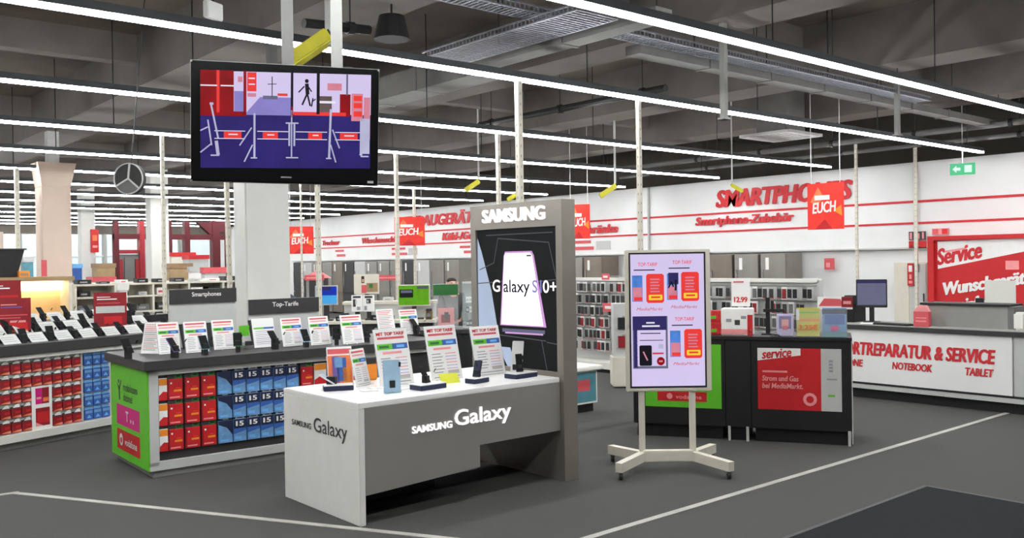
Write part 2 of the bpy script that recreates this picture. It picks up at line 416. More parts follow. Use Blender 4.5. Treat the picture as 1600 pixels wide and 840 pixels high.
pole_row(360, 330, 9.45, 0, 'cream pole just left of the big white column', .022, (-.05, 0))
pole_row(256, 380, 12.1, 0, 'cream pole left of the dark Smartphones sign', .022)
pole_row(620, 330, 12.1, 0, 'cream pole in front of the red EINBAUGERÄTE banner', .026)
pole_row(648, 380, 17.6, 0, 'second cream pole in front of the EINBAUGERÄTE banner', .026)
pole_row(27, 330, 17.6, 0, 'leftmost cream pole near the warm lit kiosk', .034)
pole_row(471, 380, 17.6, 0, 'thin cream pole just right of the big white column', .016)
p = at(1131, 150, D=9.5); t = thing('ceiling_post', 'short grey post hanging from the ceiling over the wall strip', 'post', (p.x, p.y, at(1131, 187, D=9.5).z))
MB().box(-.03,-.03,0,.03,.03,4.9-t.location.z,'grey').build('shaft', t); MB().box(-.05,-.05,0,.05,.05,.02,'grey').build('end_plate', t)
p = at(1402, 190, D=12.5); t = thing('ceiling_post', 'short grey post hanging near the wall end of the light strip', 'post', (p.x, p.y, at(1402, 212, D=12.5).z))
MB().box(-.03,-.03,0,.03,.03,4.9-t.location.z,'grey').build('shaft', t); MB().box(-.05,-.05,0,.05,.05,.02,'grey').build('end_plate', t)
# red hanging banners
def banner(px, py, D, w, h, rz, label, s='EUCH'):
    p = at(px, py, D=D)
    t = thing('hanging_banner', label, 'banner', p, rz, 'red hanging square banners')
    MB().box(-w/2, -.01, -h/2, w/2, .01, h/2, 'red_bright').build('board', t)
    MB().flat([(-w*.42, h*.1), (-w*.2, h*.42), (-w*.05, h*.2), (-w*.22, h*.02)], 'orange_warm', 1, -.01).build('printed_star', t)
    MB().flat([(w*.22,-h*.1),(w*.46,-h*.22),(w*.44,h*.02)], 'orange', 1, -.01).build('printed_spark', t)
    MB().flat([(-w*.3,-h*.5),(w*.2,-h*.5),(-w*.02,-h*.28)], 'red', 1, -.01).build('printed_corner', t)
    text(t, 'EUCH', 'white_gloss', -w*.36, -h*.16, w*.66, h*.24, y=-.0135, bold=.03, shear=.1, rise=h*.04)
    MB().box(-w*.3, -.0135, h*.14, w*.12, -.0125, h*.24, 'white_gloss').build('small_print_bar', t)
    for s_ in (-.4, .4): MB().tube((w*s_, 0, h/2), (w*s_, 0, 4.9-p.z), .006, 'light_grey', 5).build('wire', t)
banner(1290, 322, 13.0, .52, .66, R(-80), 'red banner hanging in front of the SMARTPHONES lettering')
banner(640, 361, 21.0, .70, .66, R(-40), 'red banner hanging in front of the EINBAUGERÄTE lettering')
banner(470, 375, 22.0, .62, .66, R(-40), 'red banner hanging right of the big white column')
banner(905, 346, 17.5, .42, .66, R(-55), 'red banner hanging right of the illuminated display tower')
# exit sign
p = at(1504, 264, D=15.2)
t = thing('exit_sign', 'green lit emergency exit sign high before the white wall', 'exit sign', p, R(-70))
MB().box(-.19, -.03, -.095, .19, .03, .095, 'lit_exit').build('light_box', t)
MB().rect(.03, -.06, .14, .06, 'lit_exit_white', 1, -.031).flat([(-.15,0),(-.09,.06),(-.09,.025),(-.03,.025),(-.03,-.025),(-.09,-.025),(-.09,-.06)], 'lit_exit_white', 1, -.031).build('pictogram', t)
MB().tube((0,0,.095), (0,0,4.9-p.z), .008, 'light_grey', 5).build('hanger_rod', t)

# ================================================================== HANGING TELEVISION
tl = at(298, 190, D=5.12); tr = at(591, 198, D=5.34)
dv = tr - tl; TW = math.hypot(dv.x, dv.y); c = (tl + tr) / 2
tv = thing('television', 'large black flat television hanging from two grey poles', 'television', c, math.atan2(dv.y, dv.x))
tv.rotation_euler = (R(4), R(1.35), math.atan2(dv.y, dv.x))
TH = .675
MB().box(-TW/2, 0, -TH/2, TW/2, .07, TH/2, 'black_gloss').build('casing', tv, bevel=.008)
MB().box(-TW/2-.004, .012, -TH/2-.004, TW/2+.004, .03, TH/2+.004, 'grey').build('rim', tv)
PU0, PU1, PV0, PV1 = -TW/2+.052, TW/2-.045, -TH/2+.075, TH/2-.056
def tu(X): return PU0 + (X - 110) / 935.0 * (PU1 - PU0)
def tvv(X, Y): return PV1 - (Y - 192 - .024 * (X - 110)) / 532.0 * (PV1 - PV0)
b = MB()
def q(x0, y0, x1, y1, m, l): b.flat([(tu(x0), tvv(x0, y1)), (tu(x1), tvv(x1, y1)), (tu(x1), tvv(x1, y0)), (tu(x0), tvv(x0, y0))], m, l)
def ln(x0, y0, x1, y1, w, m, l): b.line(tu(x0), tvv(x0, y0), tu(x1), tvv(x1, y1), w * .8 * (PU1-PU0) / 935, m, l)
q(110,192,1045,724,'s_indigo',1); q(110,192,1045,420,'s_lilac',2)
b.flat([(tu(345),tvv(345,430)),(tu(600),tvv(600,430)),(tu(600),tvv(600,330)),(tu(430),tvv(430,330))],'s_periw',3)
q(110,188,288,420,'s_red',3); q(196,188,212,420,'s_redb',4); ln(110,272,200,272,9,'s_white',4); ln(218,272,290,272,9,'s_white',4)
q(290,300,345,420,'s_periw',3); q(310,220,335,250,'s_pink',4)
q(110,412,355,438,'s_red',4); q(340,188,356,430,'s_red',4); q(360,195,410,300,'s_redb',4); q(368,225,402,232,'s_white',5); q(368,258,402,264,'s_white',5); q(362,310,408,330,'s_pink',4)
ln(495,215,495,330,6,'s_black',4); ln(470,258,520,256,5,'s_black',4); q(445,322,525,342,'s_slate',4); q(525,308,580,322,'s_redb',4)
q(597,190,611,470,'s_black',5); q(600,380,610,440,'s_red',6); q(740,190,757,420,'s_black',5); q(905,190,915,310,'s_slate',4)
# walking figure
for a in ((685,250,690,310,26),(688,305,660,370,12),(688,305,705,375,12),(672,265,640,300,9),(690,262,712,295,9),(720,330,712,378,9),(715,350,735,335,7)): ln(*a[:4], a[4], 's_black', 5)
b.flat([(tu(685+11*math.cos(k*.8)), tvv(685, 236+12*math.sin(k*.8))) for k in range(8)], 's_black', 5)
q(757,318,825,408,'s_brown',4); q(757,345,845,358,'s_white',5); q(870,305,930,430,'s_red',4); q(612,408,905,428,'s_redb',4)
q(935,300,1000,455,'s_pink',4)
for yy in (312, 352, 400): q(948,yy,995,yy+30,'s_redb',5)
q(800,245,880,285,'s_pink',4); q(1005,320,1042,560,'s_pink',3); q(985,440,1040,640,'s_silver',4)
# turnstiles
for x in (375, 425, 590, 615, 820): pass
for a in ((165,365,205,560,12),(150,460,170,600,10),(170,590,110,640,9),(110,520,150,500,9),(195,575,205,655,22),(165,655,210,655,10),
          (400,420,400,665,14),(385,500,320,600,9),(390,595,345,690,9),(380,668,415,668,9),(590,470,590,600,12),(618,470,618,600,12),(603,400,603,660,9),(570,472,640,472,10),(572,665,640,665,9),
          (820,390,812,665,15),(830,505,870,610,9),(820,590,850,690,9),(795,668,825,668,9),(1020,540,990,650,20),(990,655,1035,655,10),(160,372,180,372,16)):
    ln(*a, 's_silver', 6)
for x0, x1 in ((185,350),(415,585),(625,800),(845,985)):
    for yy in (520, 562): ln(x0, yy, x1, yy, 5, 's_white', 5)
for x0, x1 in ((235,330),(445,528),(695,772),(872,972)):
    q(x0,524,x1,560,'s_redb',6); q(x0+25,536,x1-20,542,'s_white',7)
b.build('screen', tv)
MB().rect(TW/2-.06, -TH/2+.012, TW/2-.025, -TH/2+.026, 'light_grey', 1).rect(-.03, -TH/2+.03, .03, -TH/2+.038, 'grey', 1).build('badge', tv)
MB().box(-.35, .07, -.2, .35, .13, .2, 'dark_metal').build('wall_bracket', tv)
for uu, m in ((.01, 'mid_grey'), (.295, 'grey')):
    ca, sa = math.cos(tv.rotation_euler[2]), math.sin(tv.rotation_euler[2])
    t = thing('support_pole', 'dark grey square pole carrying the television, left one' if uu < .1 else 'pale grey square pole carrying the television, right one', 'pole', (c.x + uu*ca - .145*sa, c.y + uu*sa + .145*ca, 2.5), tv.rotation_euler[2])
    MB().box(-.034, -.02, 0, .034, .02, 2.4, m).build('shaft', t); MB().box(-.08, -.08, 2.385, .08, .08, 2.4, m).build('ceiling_plate', t)

# round disc with three spokes
p = at(201, 279, D=8.0); rr = .138
t = thing('ceiling_disc', 'round grey disc with three pale spokes hanging under the ceiling', 'disc', p, R(-33)); t.rotation_euler = (0, R(6), R(-48))
n = 36
MB().prism([(rr*math.cos(2*math.pi*k/n), 0, rr*math.sin(2*math.pi*k/n)) for k in range(n)], (0, .05, 0), 'charcoal').build('disc_body', t)
b = MB()
for k in range(n):
    a0, a1 = 2*math.pi*k/n, 2*math.pi*(k+1)/n
    b.prism([(rr*math.cos(a0),0,rr*math.sin(a0)),(rr*math.cos(a1),0,rr*math.sin(a1)),((rr-.008)*math.cos(a1),0,(rr-.008)*math.sin(a1)),((rr-.008)*math.cos(a0),0,(rr-.008)*math.sin(a0))], (0,-.012,0), 'light_grey')
b.build('rim', t)
for a in (90, 215, 325):
    o = MB().box(0, -.012, -.007, rr, 0, .007, 'light_grey').build('spoke', t); o.rotation_euler = (0, -R(a), 0)
for a0 in (90, 215, 325):
    a1 = {90: 215, 215: 325, 325: 450}[a0]
    MB().flat([(0, 0)] + [((rr-.01)*math.cos(R(a0+(a1-a0)*k/8)), (rr-.01)*math.sin(R(a0+(a1-a0)*k/8))) for k in range(9)], 'charcoal' if a0 != 215 else 'mid_grey', 1).build('panel', t)
MB().tube((0,.025,rr), (0,.025,4.9-p.z), .006, 'dark_metal', 5).build('hanger_rod', t)

# ================================================================== COLUMNS
def column(x0, y0, w, d, label, m='column_paint', cap=False, h=4.9, stub=None):
    t = thing('column', label, 'column', (x0, y0, 0))
    MB().box(0, 0, 0, w, d, h if not cap else 3.2, m).build('shaft', t, bevel=.012)
    if cap:
        MB().prism([(-.08,-.08,3.62),(w+.08,-.08,3.62),(w,-.0,3.2),(0,0,3.2)], (0, d, 0), m).build('capital', t)
        MB().box(w*.3, d*.3, 3.6, w*.7, d*.7, 4.9, 'light_grey').build('upper_stub', t)
    if stub: MB().box(stub, d*.4, h, stub+.09, d*.4+.09, 4.9, 'mid_grey').build('upper_stub', t)
    MB().box(-.012, -.012, 0, w+.012, d+.012, .1, 'mid_grey').build('plinth', t)
    return t
p0 = at(385, 420, Y=9.0); p1 = at(454, 420, Y=9.0)
column(p0.x, 9.0, p1.x - p0.x, .3, 'big white square column below the hanging television', h=3.4, stub=.36)
p0 = at(68, 420, Y=17.5); p1 = at(113, 420, Y=17.5)
column(p0.x, 17.5, p1.x - p0.x, .5, 'column coloured pinkish by painted warm light, with a flared top behind the warm kiosk', 'column_warm_lit', True)
p0 = at(237, 420, Y=24); p1 = at(265, 420, Y=24)
column(p0.x, 24, p1.x - p0.x, .4, 'white column in front of the red entrance frame')
p0 = at(128, 420, Y=30); p1 = at(150, 420, Y=30)
cc = column(p0.x, 30, p1.x - p0.x, .4, 'distant grey column with a red sign, left of entrance')

# ================================================================== ILLUMINATED DISPLAY TABLE AND TOWER
t = thing('display_table', 'white phone display table with a lit SAMSUNG Galaxy front', 'table', (3.13, 5.25, 0))
MB().box(0, 0, .785, 1.84, 1.09, .822, 'white_gloss').build('table_top', t, bevel=.004)
ep = MB().box(0, 0, 0, .045, 1.09, .785, 'white').build('end_panel', t, bevel=.004)
e1 = text(ep, 'SAMSUNG', 'text_dark', 0, 0, .30, .042, y=0, bold=.02, shear=0); e1.location = (-.002, .955, .565); e1.rotation_euler = (0, 0, R(-90))
e2 = text(ep, 'Galaxy', 'text_dark', 0, 0, .47, .135, y=0, bold=.006, shear=0); e2.location = (-.002, .62, .525); e2.rotation_euler = (0, 0, R(-90))
fp = MB().prism([(.045, 0, .785), (.045, 0, .2), (1.02, 0, .24), (1.02, 0, .402), (1.84, 0, .402), (1.84, 0, .785)], (0, .03, 0), 'apron_grey').build('front_panel', t)
text(fp, 'SAMSUNG', 'lit_letter', .42, .565, .345, .05, bold=.012, ext=.006)
text(fp, 'Galaxy', 'lit_letter', .79, .535, .53, .15, bold=.006, ext=.006)
MB().box(.045, 1.05, .3, 1.84, 1.08, .785, 'apron_grey').build('rear_panel', t)
MB().box(.05, .55, 0, 1.0, 1.0, .22, 'black').build('plinth', t)
MB().box(.05, .03, .22, 1.02, 1.05, .25, 'mid_grey').build('cabinet_bottom', t)

tw = thing('display_tower', 'tall grey tower with lit SAMSUNG letters above a smartphone poster', 'display tower', (4.975, 6.38, 0), R(-90))
W_ = 1.17
MB().box(0, 0, 0, W_, .15, .86, 'tower_grey').build('base_panel', tw)
MB().box(0, 0, 2.03, W_, .15, 2.24, 'tower_grey').build('header', tw)
MB().box(0, 0, .86, .07, .15, 2.03, 'tower_grey').build('side_post', tw); MB().box(W_-.07, 0, .86, W_, .15, 2.03, 'tower_grey').build('side_post', tw)
MB().box(.07, .11, .86, W_-.07, .15, 2.03, 'tower_grey').build('rear_board', tw)
text(tw, 'SAMSUNG', 'lit_letter', .19, 2.085, .80, .115, bold=.016, ext=.02, shear=0)
MB().box(.07, .02, .86, W_-.07, .08, 2.03, 'black').build('light_box', tw)
b = MB(); y_ = .02
b.rect(.07, .86, W_-.07, 2.03, 's_dark', 1, y_)
b.flat([(.075,1.96),(.13,1.84),(.26,1.5),(.33,1.2),(.35,1.04),(.18,1.06),(.075,1.16)], 's_ice', 2, y_)
b.flat([(.34,1.02),(.5,1.02),(.58,.86),(.46,.86)], 's_ice', 2, y_)
for a in ((.1,1.68,.3,1.74),(.3,1.74,.36,1.95),(.36,1.95,1.0,1.9),(.07,1.56,.42,1.58),(.84,1.58,1.08,1.6),(1.0,1.9,1.08,1.62),(.2,1.98,1.05,1.98),(.36,1.12,.95,1.1),(.9,1.1,.96,.86),(.96,1.09,1.1,1.08),(.55,1.0,.62,.88)):
    b.line(*a, .008, 's_line', 3, y_)
b.line(.4,1.165,.94,1.17,.03,'s_slate',3,y_); b.line(.44,1.145,.92,1.15,.014,'s_glow',4,y_)
b.flat([(.375,1.205),(.96,1.21),(.82,1.80),(.795,1.835),(.455,1.835),(.435,1.80)], 's_glow', 4, y_)
b.flat([(.395,1.215),(.925,1.22),(.80,1.795),(.775,1.82),(.46,1.82),(.445,1.795)], 'lit_white', 5, y_)
b.rect(.73, 1.79, .79, 1.802, 's_black', 6, y_)
b.build('poster', tw)
text(tw, 'G', 'lit_letter', .285, 1.49, .1, .105, y=y_-.009, bold=.012); text(tw, 'alaxy', 's_black', .43, 1.455, .34, .14, y=y_-.009, bold=.012); text(tw, 'S1', 's_periw', .80, 1.49, .115, .105, y=y_-.009, bold=.012); text(tw, '0+', 'lit_letter', .93, 1.49, .165, .105, y=y_-.009, bold=.012)

# leaflets in clear stands
def leaflet(p, w, h, rz, tilt, design, label, group, big=False):
    t = thing('leaflet_stand', label, 'leaflet stand', p, rz, group)
    hold = MB().box(-w/2, 0, 0, w/2, .004, h, 'clear').box(-w/2, -.03, 0, w/2, .004, .004, 'clear').build('holder', t); hold.rotation_euler = (-tilt, 0, 0)
    b = MB().box(-w/2+.004, -.0045, .004, w/2-.004, -.001, h-.004, 'paper')
    y = -.0045
    def r(a, c, d, e, m, l=1): b.rect(-w/2 + a*w, c*h, -w/2 + d*w, e*h, m, l, y)
    if design == 'tariff':
        if not big: r(.08,.885,.9,.935,'rose'); r(.1,.80,.86,.84,'pink')
        else: r(.1,.81,.88,.85,'rose')
        r(.06,.63,.5,.73,'green'); r(.5,.63,.95,.73,'blue'); r(.12,.655,.4,.70,'green_dark',2); r(.62,.655,.85,.70,'blue_light',2)
        r(.2,.55,.75,.59,'pink')
        for k in range(7): r(.12, .47-.055*k, .45 if k % 2 else .4, .485-.055*k, 'text_grey'); r(.54, .47-.055*k, .88, .485-.055*k, 'lilac' if k % 3 else 'pink')
        r(.55,.1,.9,.17,'light_grey'); r(.1,.05,.9,.065,'text_grey')
    elif design == 'phone':
        r(.05,.8,.95,.93,'rose'); r(.04,.04,.96,.76,'orange_warm'); r(.2,.06,.46,.74,'purple',2); r(.38,.1,.74,.7,'blue',2); r(.6,.06,.86,.45,'orange',2); r(.3,.45,.6,.72,'blue_sky',3)
    elif design == 'red':
        r(.04,.04,.96,.96,'red_deep'); r(.1,.7,.8,.78,'pink',2); r(.12,.5,.7,.55,'orange_warm',2); r(.1,.3,.9,.42,'red',2); r(.3,.1,.8,.25,'orange_warm',2)
    elif design == 'lines':
        for k in range(14): r(.1, .9-.06*k, .88-.1*(k % 3), .92-.06*k, 'rose' if k < 3 else ('pink' if k % 3 == 0 else 'text_grey'))
    elif design == 'white':
        r(.05,.72,.95,.97,'white_gloss'); r(.06,.63,.5,.69,'green'); r(.5,.63,.95,.69,'blue')
        for k in range(8): r(.12,.55-.06*k,.86,.565-.06*k,'lilac' if k % 2 else 'text_grey')
    s = b.build('sheet', t); s.rotation_euler = (-tilt, 0, 0)
    if big:
        tx = text(s, 'MIT TOP TARIF', 'red_text', -w*.42, h*.875, w*.82, h*.06, y=-.006, bold=.02, name='heading')
    return t
ZT = .822
G1 = 'leaflets on the white phone table'
for n, (x, y, w, h, rz, d, big, lb) in enumerate([
    (3.52, 6.16, .2, .30, -20, 'phone', False, 'colourful phone leaflet at the left end of the white table'),
    (3.62, 5.99, .18, .29, 22, 'tariff', False, 'smaller white tariff leaflet beside the colourful phone leaflet'),
    (3.82, 5.83, .31, .44, 0, 'tariff', True, 'large tariff leaflet behind the pale blue phone'),
    (4.27, 5.80, .31, .44, 0, 'tariff', True, 'large tariff leaflet in the middle of the white table'),
    (4.72, 5.80, .31, .41, 0, 'tariff', True, 'large tariff leaflet nearest the display tower')]):
    leaflet((x, y, ZT), w, h, R(rz), R(14), d, lb, G1, big)
def phone(p, rz, tilt, label, m='black_gloss', h=.155, w=.073, z0=.0, group=None, scr='s_dark', up=True):
    t = thing('smartphone', label, 'phone', p, rz, group)
    b = MB().box(-w/2, -.004, 0, w/2, .004, h, m).build('casing', t, bevel=.003); b.rotation_euler = (-tilt, 0, 0); b.location = (0, 0, z0)
    s = MB().rect(-w/2+.004, .006, w/2-.004, h-.006, scr, 1, -.004).build('screen', t); s.rotation_euler = (-tilt, 0, 0); s.location = (0, 0, z0)
    c = MB().rect(-w/2+.006, h-.045, -w/2+.022, h-.01, 'black', 1).build('camera_lens', t); c.rotation_euler = (-tilt, 0, R(180)); c.location = (0, .004, z0)
    a = MB().box(-.02, .0, 0, .02, .02 + h*.4*math.sin(tilt), max(z0, .006) + h*.35, 'black').build('security_arm', t)
    return t
def pad(p, rz, label, s=1.0):
    t = thing('security_pad', label, 'display base', p, rz, 'black display bases on the white table')
    MB().box(-.12*s, -.07*s, 0, .12*s, .07*s, .036, 'blue_navy').build('block', t, bevel=.003)
    MB().box(-.118*s, -.068*s, .036, .118*s, .068*s, .042, 'white_gloss').build('top_plate', t)
    return t
pad((3.37, 5.94, ZT), R(-25), 'black display base at the left end of the white table', .9)
pad((3.87, 5.50, ZT), R(4), 'black display base right of the pale blue phone')
pad((4.33, 5.50, ZT), R(10), 'small black display base below the middle tariff leaflet', .72)
pad((4.77, 5.49, ZT), R(4), 'black display base nearest the display tower')
phone((3.56, 5.50, ZT), R(-20), R(8), 'pale blue boxed phone standing on the white table', 'silver_blue', .235, .125, 0, 'phones on the white table', 'silver_blue')
phone((4.77, 5.50, ZT+.042), R(-15), R(10), 'black phone on the display base nearest the tower', 'black', .145, .06, 0, 'phones on the white table')
phone((3.88, 5.51, ZT+.042), R(25), R(28), 'dark phone lying back on the base beside the blue phone', 'black', .13, .07, .0, 'phones on the white table')
phone((4.33, 5.51, ZT+.042), R(-70), R(18), 'dark phone below the gap between two big tariff leaflets', 'black', .13, .07, .0, 'phones on the white table', 'blue_navy')
phone((3.36, 5.95, ZT+.042), R(40), R(60), 'white phone lying on the leftmost display base', 'white_gloss', .14, .07, .0, 'phones on the white table', 's_ice')
t = thing('silver_phone_display', 'slanted silver dummy phone leaning beside the tower poster', 'phone', (4.86, 5.66, ZT), R(-60), 'phones on the white table')
o = MB().box(-.05, 0, 0, .05, .012, .28, 'light_grey').build('casing', t, bevel=.004); o.rotation_euler = (R(-16), 0, 0); o = MB().box(-.03, .01, 0, .03, .07, .08, 'black').build('foot', t)
t = thing('orange_pouch', 'small orange upright pouch on the white table', 'pouch', (at(579, 588, Y=6.24).x, 6.24, ZT), R(0))
MB().box(-.055, -.02, 0, .055, .02, .13, 'orange').build('pouch_body', t, bevel=.008); MB().box(-.05, -.016, .13, .05, .016, .18, 'charcoal').build('flap', t, bevel=.006)
t = thing('note_card', 'yellow-green price card below the middle tariff leaflet', 'card', (4.17, 5.62, ZT), R(-8))
o = MB().box(-.08, -.002, 0, .08, .002, .085, 'yellow').build('card', t); o.rotation_euler = (R(-35), 0, 0); MB().box(-.06, 0, 0, .06, .06, .004, 'clear').build('foot', t)
for k, (x, y) in enumerate(((3.50, 5.72), (3.62, 5.80), (3.70, 5.62))):
    t = thing('price_tag', 'white price tag lying on table, %s from its left end' % ORD[k], 'price tag', (x, y, ZT), R(-20 + 20*k), 'white price tags lying on the phone table')
    MB().box(-.06, -.04, 0, .06, .04, .006, 'paper').build('card', t); MB().box(-.045, -.02, .006, .02, -.012, .0065, 'rose').box(-.045, .005, .006, .04, .01, .0065, 'text_grey').build('print', t)

# ================================================================== GREEN-ENDED TARIFF COUNTER
GX, GY, GR = 2.575, 7.64, R(-2)
gc = thing('tariff_counter', 'grey counter with a lime green end panel and hanging packs', 'counter', (GX, GY, 0), GR)
L = 2.85
MB().box(0, .06, .1, L, 1.1, .895, 'light_grey').build('body', gc)
MB().box(0, 0, .1, .075, .06, .895, 'light_grey').box(0, 0, .85, L, .06, .895, 'light_grey').box(0, 0, .06, L, .06, .13, 'light_grey').build('front_frame', gc)
MB().box(.03, .03, 0, L-.03, 1.07, .06, 'grey').build('plinth', gc)
MB().box(.075, .05, .13, L, .062, .85, 'charcoal').build('peg_board', gc)
MB().box(-.05, -.05, .897, L+.04, 1.15, .975, 'charcoal').build('counter_top', gc, bevel=.004)
gp = MB().box(0, 0, .06, 1.08, .012, .893, 'green').build('end_panel', gc, (-.012, 1.09, 0), R(-90))
g = MB().flat([(.2,.72),(.27,.685),(.33,.76),(.34,.74),(.29,.66),(.29,.57),(.26,.57),(.25,.66),(.18,.74)], 'text_dark', 1); g.flat([(.255+.02*math.cos(k*.7), .735+.02*math.sin(k*.7)) for k in range(9)], 'text_dark', 1); g.build('logo', gp)
text(gp, 'mobilcom', 'text_dark', .40, .665, .42, .07); text(gp, 'debitel', 'text_dark', .40, .575, .27, .07)
mg = MB().rect(.18,.35,.86,.53,'magenta',1).build('magenta_sign', gp); text(gp, 'T', 'white_gloss', .46, .40, .09, .09, bold=.03); MB().rect(.60,.40,.63,.43,'white_gloss',3).rect(.67,.40,.70,.43,'white_gloss',3).build('dots', gp)
MB().rect(.18,.13,.86,.31,'red',1).build('red_sign', gp); text(gp, 'vodafone', 'white_gloss', .42, .185, .36, .065, bold=.01)
MB().flat([(.31+.055*math.cos(k*.524), .22+.055*math.sin(k*.524)) for k in range(12)], 'white_gloss', 2).flat([(.315+.028*math.cos(k*.785), .215+.028*math.sin(k*.785)) for k in range(8)], 'red', 3).build('emblem', gp)
# packs: one of each kind, then copies that share the mesh
def pack_meshes(kind, w, h, d=.022):
    a = MB(); hd = MB(); tx = None; y = -d
    if kind == 'red':
        a.box(-w/2, -d, 0, w/2, 0, h*.8, 'red'); a.flat([(-w*.4+.12*w+w*.07*math.cos(k*.785), h*.64+w*.07*math.sin(k*.785)) for k in range(8)], 'white_gloss', 1, y)
        a.rect(-w*.1,h*.3,w*.42,h*.38,'orange',1,y); a.rect(w*.02,h*.42,w*.36,h*.47,'red_bright',1,y); a.rect(-w*.38,h*.06,w*.3,h*.11,'pink',1,y); a.rect(-w*.5,0,-w*.42,h*.8,'red_deep',1,y)  # deep red stripe at the left edge is painted shading
        hd.box(-w*.5, -.006, h*.8, w*.0, -.002, h*.97, 'text_dark').box(0, -.006, h*.8, w*.5, -.002, h, 'green_dark').rect(w*.1,h*.87,w*.4,h*.92,'black',1,-.006)
    elif kind == 'blue15':
        a.box(-w/2, -d, 0, w/2, 0, h*.9, 'blue_sky'); a.rect(-w/2,h*.52,w/2,h*.9,'blue_navy',1,y); a.flat([(-w/2,h*.3),(w/2,h*.42),(w/2,h*.55),(-w/2,h*.52)],'blue',1,y); a.rect(-w*.4,h*.08,w*.1,h*.2,'blue_light',1,y)
        hd.box(-w*.3, -.006, h*.9, w*.4, -.002, h, 'light_grey').rect(-w*.15,h*.93,w*.25,h*.96,'black',1,-.006); tx = '15'
    elif kind == 'blue':
        a.box(-w/2, -d, 0, w/2, 0, h*.9, 'blue_sky'); a.flat([(-w/2,h*.9),(w/2,h*.9),(w/2,h*.3),(w*.1,h*.6),(-w/2,h*.75)],'blue_navy',1,y); a.rect(-w*.4,h*.06,w*.2,h*.14,'blue_light',1,y)
        hd.box(-w*.3, -.006, h*.9, w*.4, -.002, h, 'charcoal').rect(-w*.15,h*.93,w*.25,h*.96,'light_grey',1,-.006)
    elif kind == 'orange':
        a.box(-w/2, -d, 0, w/2, 0, h*.9, 'paper'); a.rect(-w/2,h*.62,w/2,h*.88,'orange',1,y); a.flat([(-w/2,0),(w/2,0),(w/2,h*.34),(0,h*.36),(-w/2,h*.2)],'red',1,y)
        hd.box(-w*.4, -.006, h*.9, w*.4, -.002, h, 'charcoal')
    elif kind == 'small_red':
        a.box(-w/2, -d, 0, w/2, 0, h*.68, 'red_deep'); a.flat([(-w/2,h*.05),(w/2,h*.0),(w/2,h*.2),(0,h*.16)],'orange_warm',1,y); a.rect(-w*.1,h*.32,w*.4,h*.5,'red',1,y); a.flat([(w*.05,h*.02),(w*.5,h*.02),(w*.5,h*.18)],'pink',2,y)
        hd.box(-w*.5, -.012, h*.66, w*.5, -.002, h*.8, 'charcoal').prism([(-w*.3,-.004,h*.74),(w*.45,-.004,h*.74),(w*.3,-.004,h),(0,-.004,h*.95)], (0,-.012,0), 'paper')
    elif kind == 'small_blue':
        a.box(-w/2, -d, 0, w/2, 0, h*.8, 'blue'); a.rect(-w*.45,h*.5,w*.45,h*.72,'blue_sky',1,y); a.flat([(-w*.3,h*.12),(w*.3,h*.12),(0,h*.4)],'blue_light',1,y)
        hd.box(-w*.45, -.012, h*.82, w*.45, -.002, h, 'blue_light')
    else:                                                   # accessory blister: kind = (card colour, product colour)
        a.box(-w/2, -.004, 0, w/2, 0, h, kind[0]); a.rect(-w*.4,h*.06,w*.4,h*.14,kind[2],1,-.004)
        hd.box(-w*.3, -.022, h*.14, w*.3, -.004, h*.84, kind[1])
    return a.mesh('card'), hd.mesh('header_tab'), tx
PK = {}
def pack(kind, w, h, parent_thing, x, y, z, label, group, cat='pack', name='prepaid_pack'):
    key = (kind, w, h)
    if key not in PK: PK[key] = pack_meshes(kind, w, h)
    a, hd, tx = PK[key]
    mwp = Matrix.Translation(parent_thing.location) @ Matrix.Rotation(parent_thing.rotation_euler[2], 4, 'Z')
    t = thing(name, label, cat, mwp @ Vector((x, y, z)), parent_thing.rotation_euler[2], group)
    link('card', a, t)
    link('header_tab' if isinstance(kind, str) else 'product', hd, t)
    if tx:
        if (key, 'tx') not in PK:
            o = text(t, tx, 'white_gloss', -w*.34, h*.62, w*.62, h*.2, y=-.026, bold=.03, name='numeral'); PK[(key, 'tx')] = o.data
        else: link('numeral', PK[(key, 'tx')], t)
    return t
ROWN = ['top', 'middle', 'bottom']
for r in range(3):
    z = .635 - .212 * r
    pack('orange', .068, .205, gc, .118, .04, z, 'narrow orange and white pack, %s row, beside the green panel' % ROWN[r], 'packs on the green-ended counter')
    for c in range(3):
        pack('red', .122, .215, gc, .22 + .141*c, .04, z, 'red prepaid pack, %s row, %s red column, green-ended counter' % (ROWN[r], ORD[c]), 'packs on the green-ended counter')
    pack('blue', .122, .215, gc, .645, .04, z, 'pale blue prepaid pack without numeral, %s row' % ROWN[r], 'packs on the green-ended counter')
    for c in range(5):
        pack('blue15', .115, .215, gc, .775 + .126*c, .04, z, 'blue pack printed 15, %s row, %s such column' % (ROWN[r], ORD[c]), 'packs on the green-ended counter')
for c in range(8):
    pack(['red','orange','blue','blue','orange','red','blue','blue'][c], .12, .215, gc, 1.42 + .135*c, .04, .635, 'pack seen above the white table end, %s from its left' % ORD[c], 'packs on the green-ended counter')
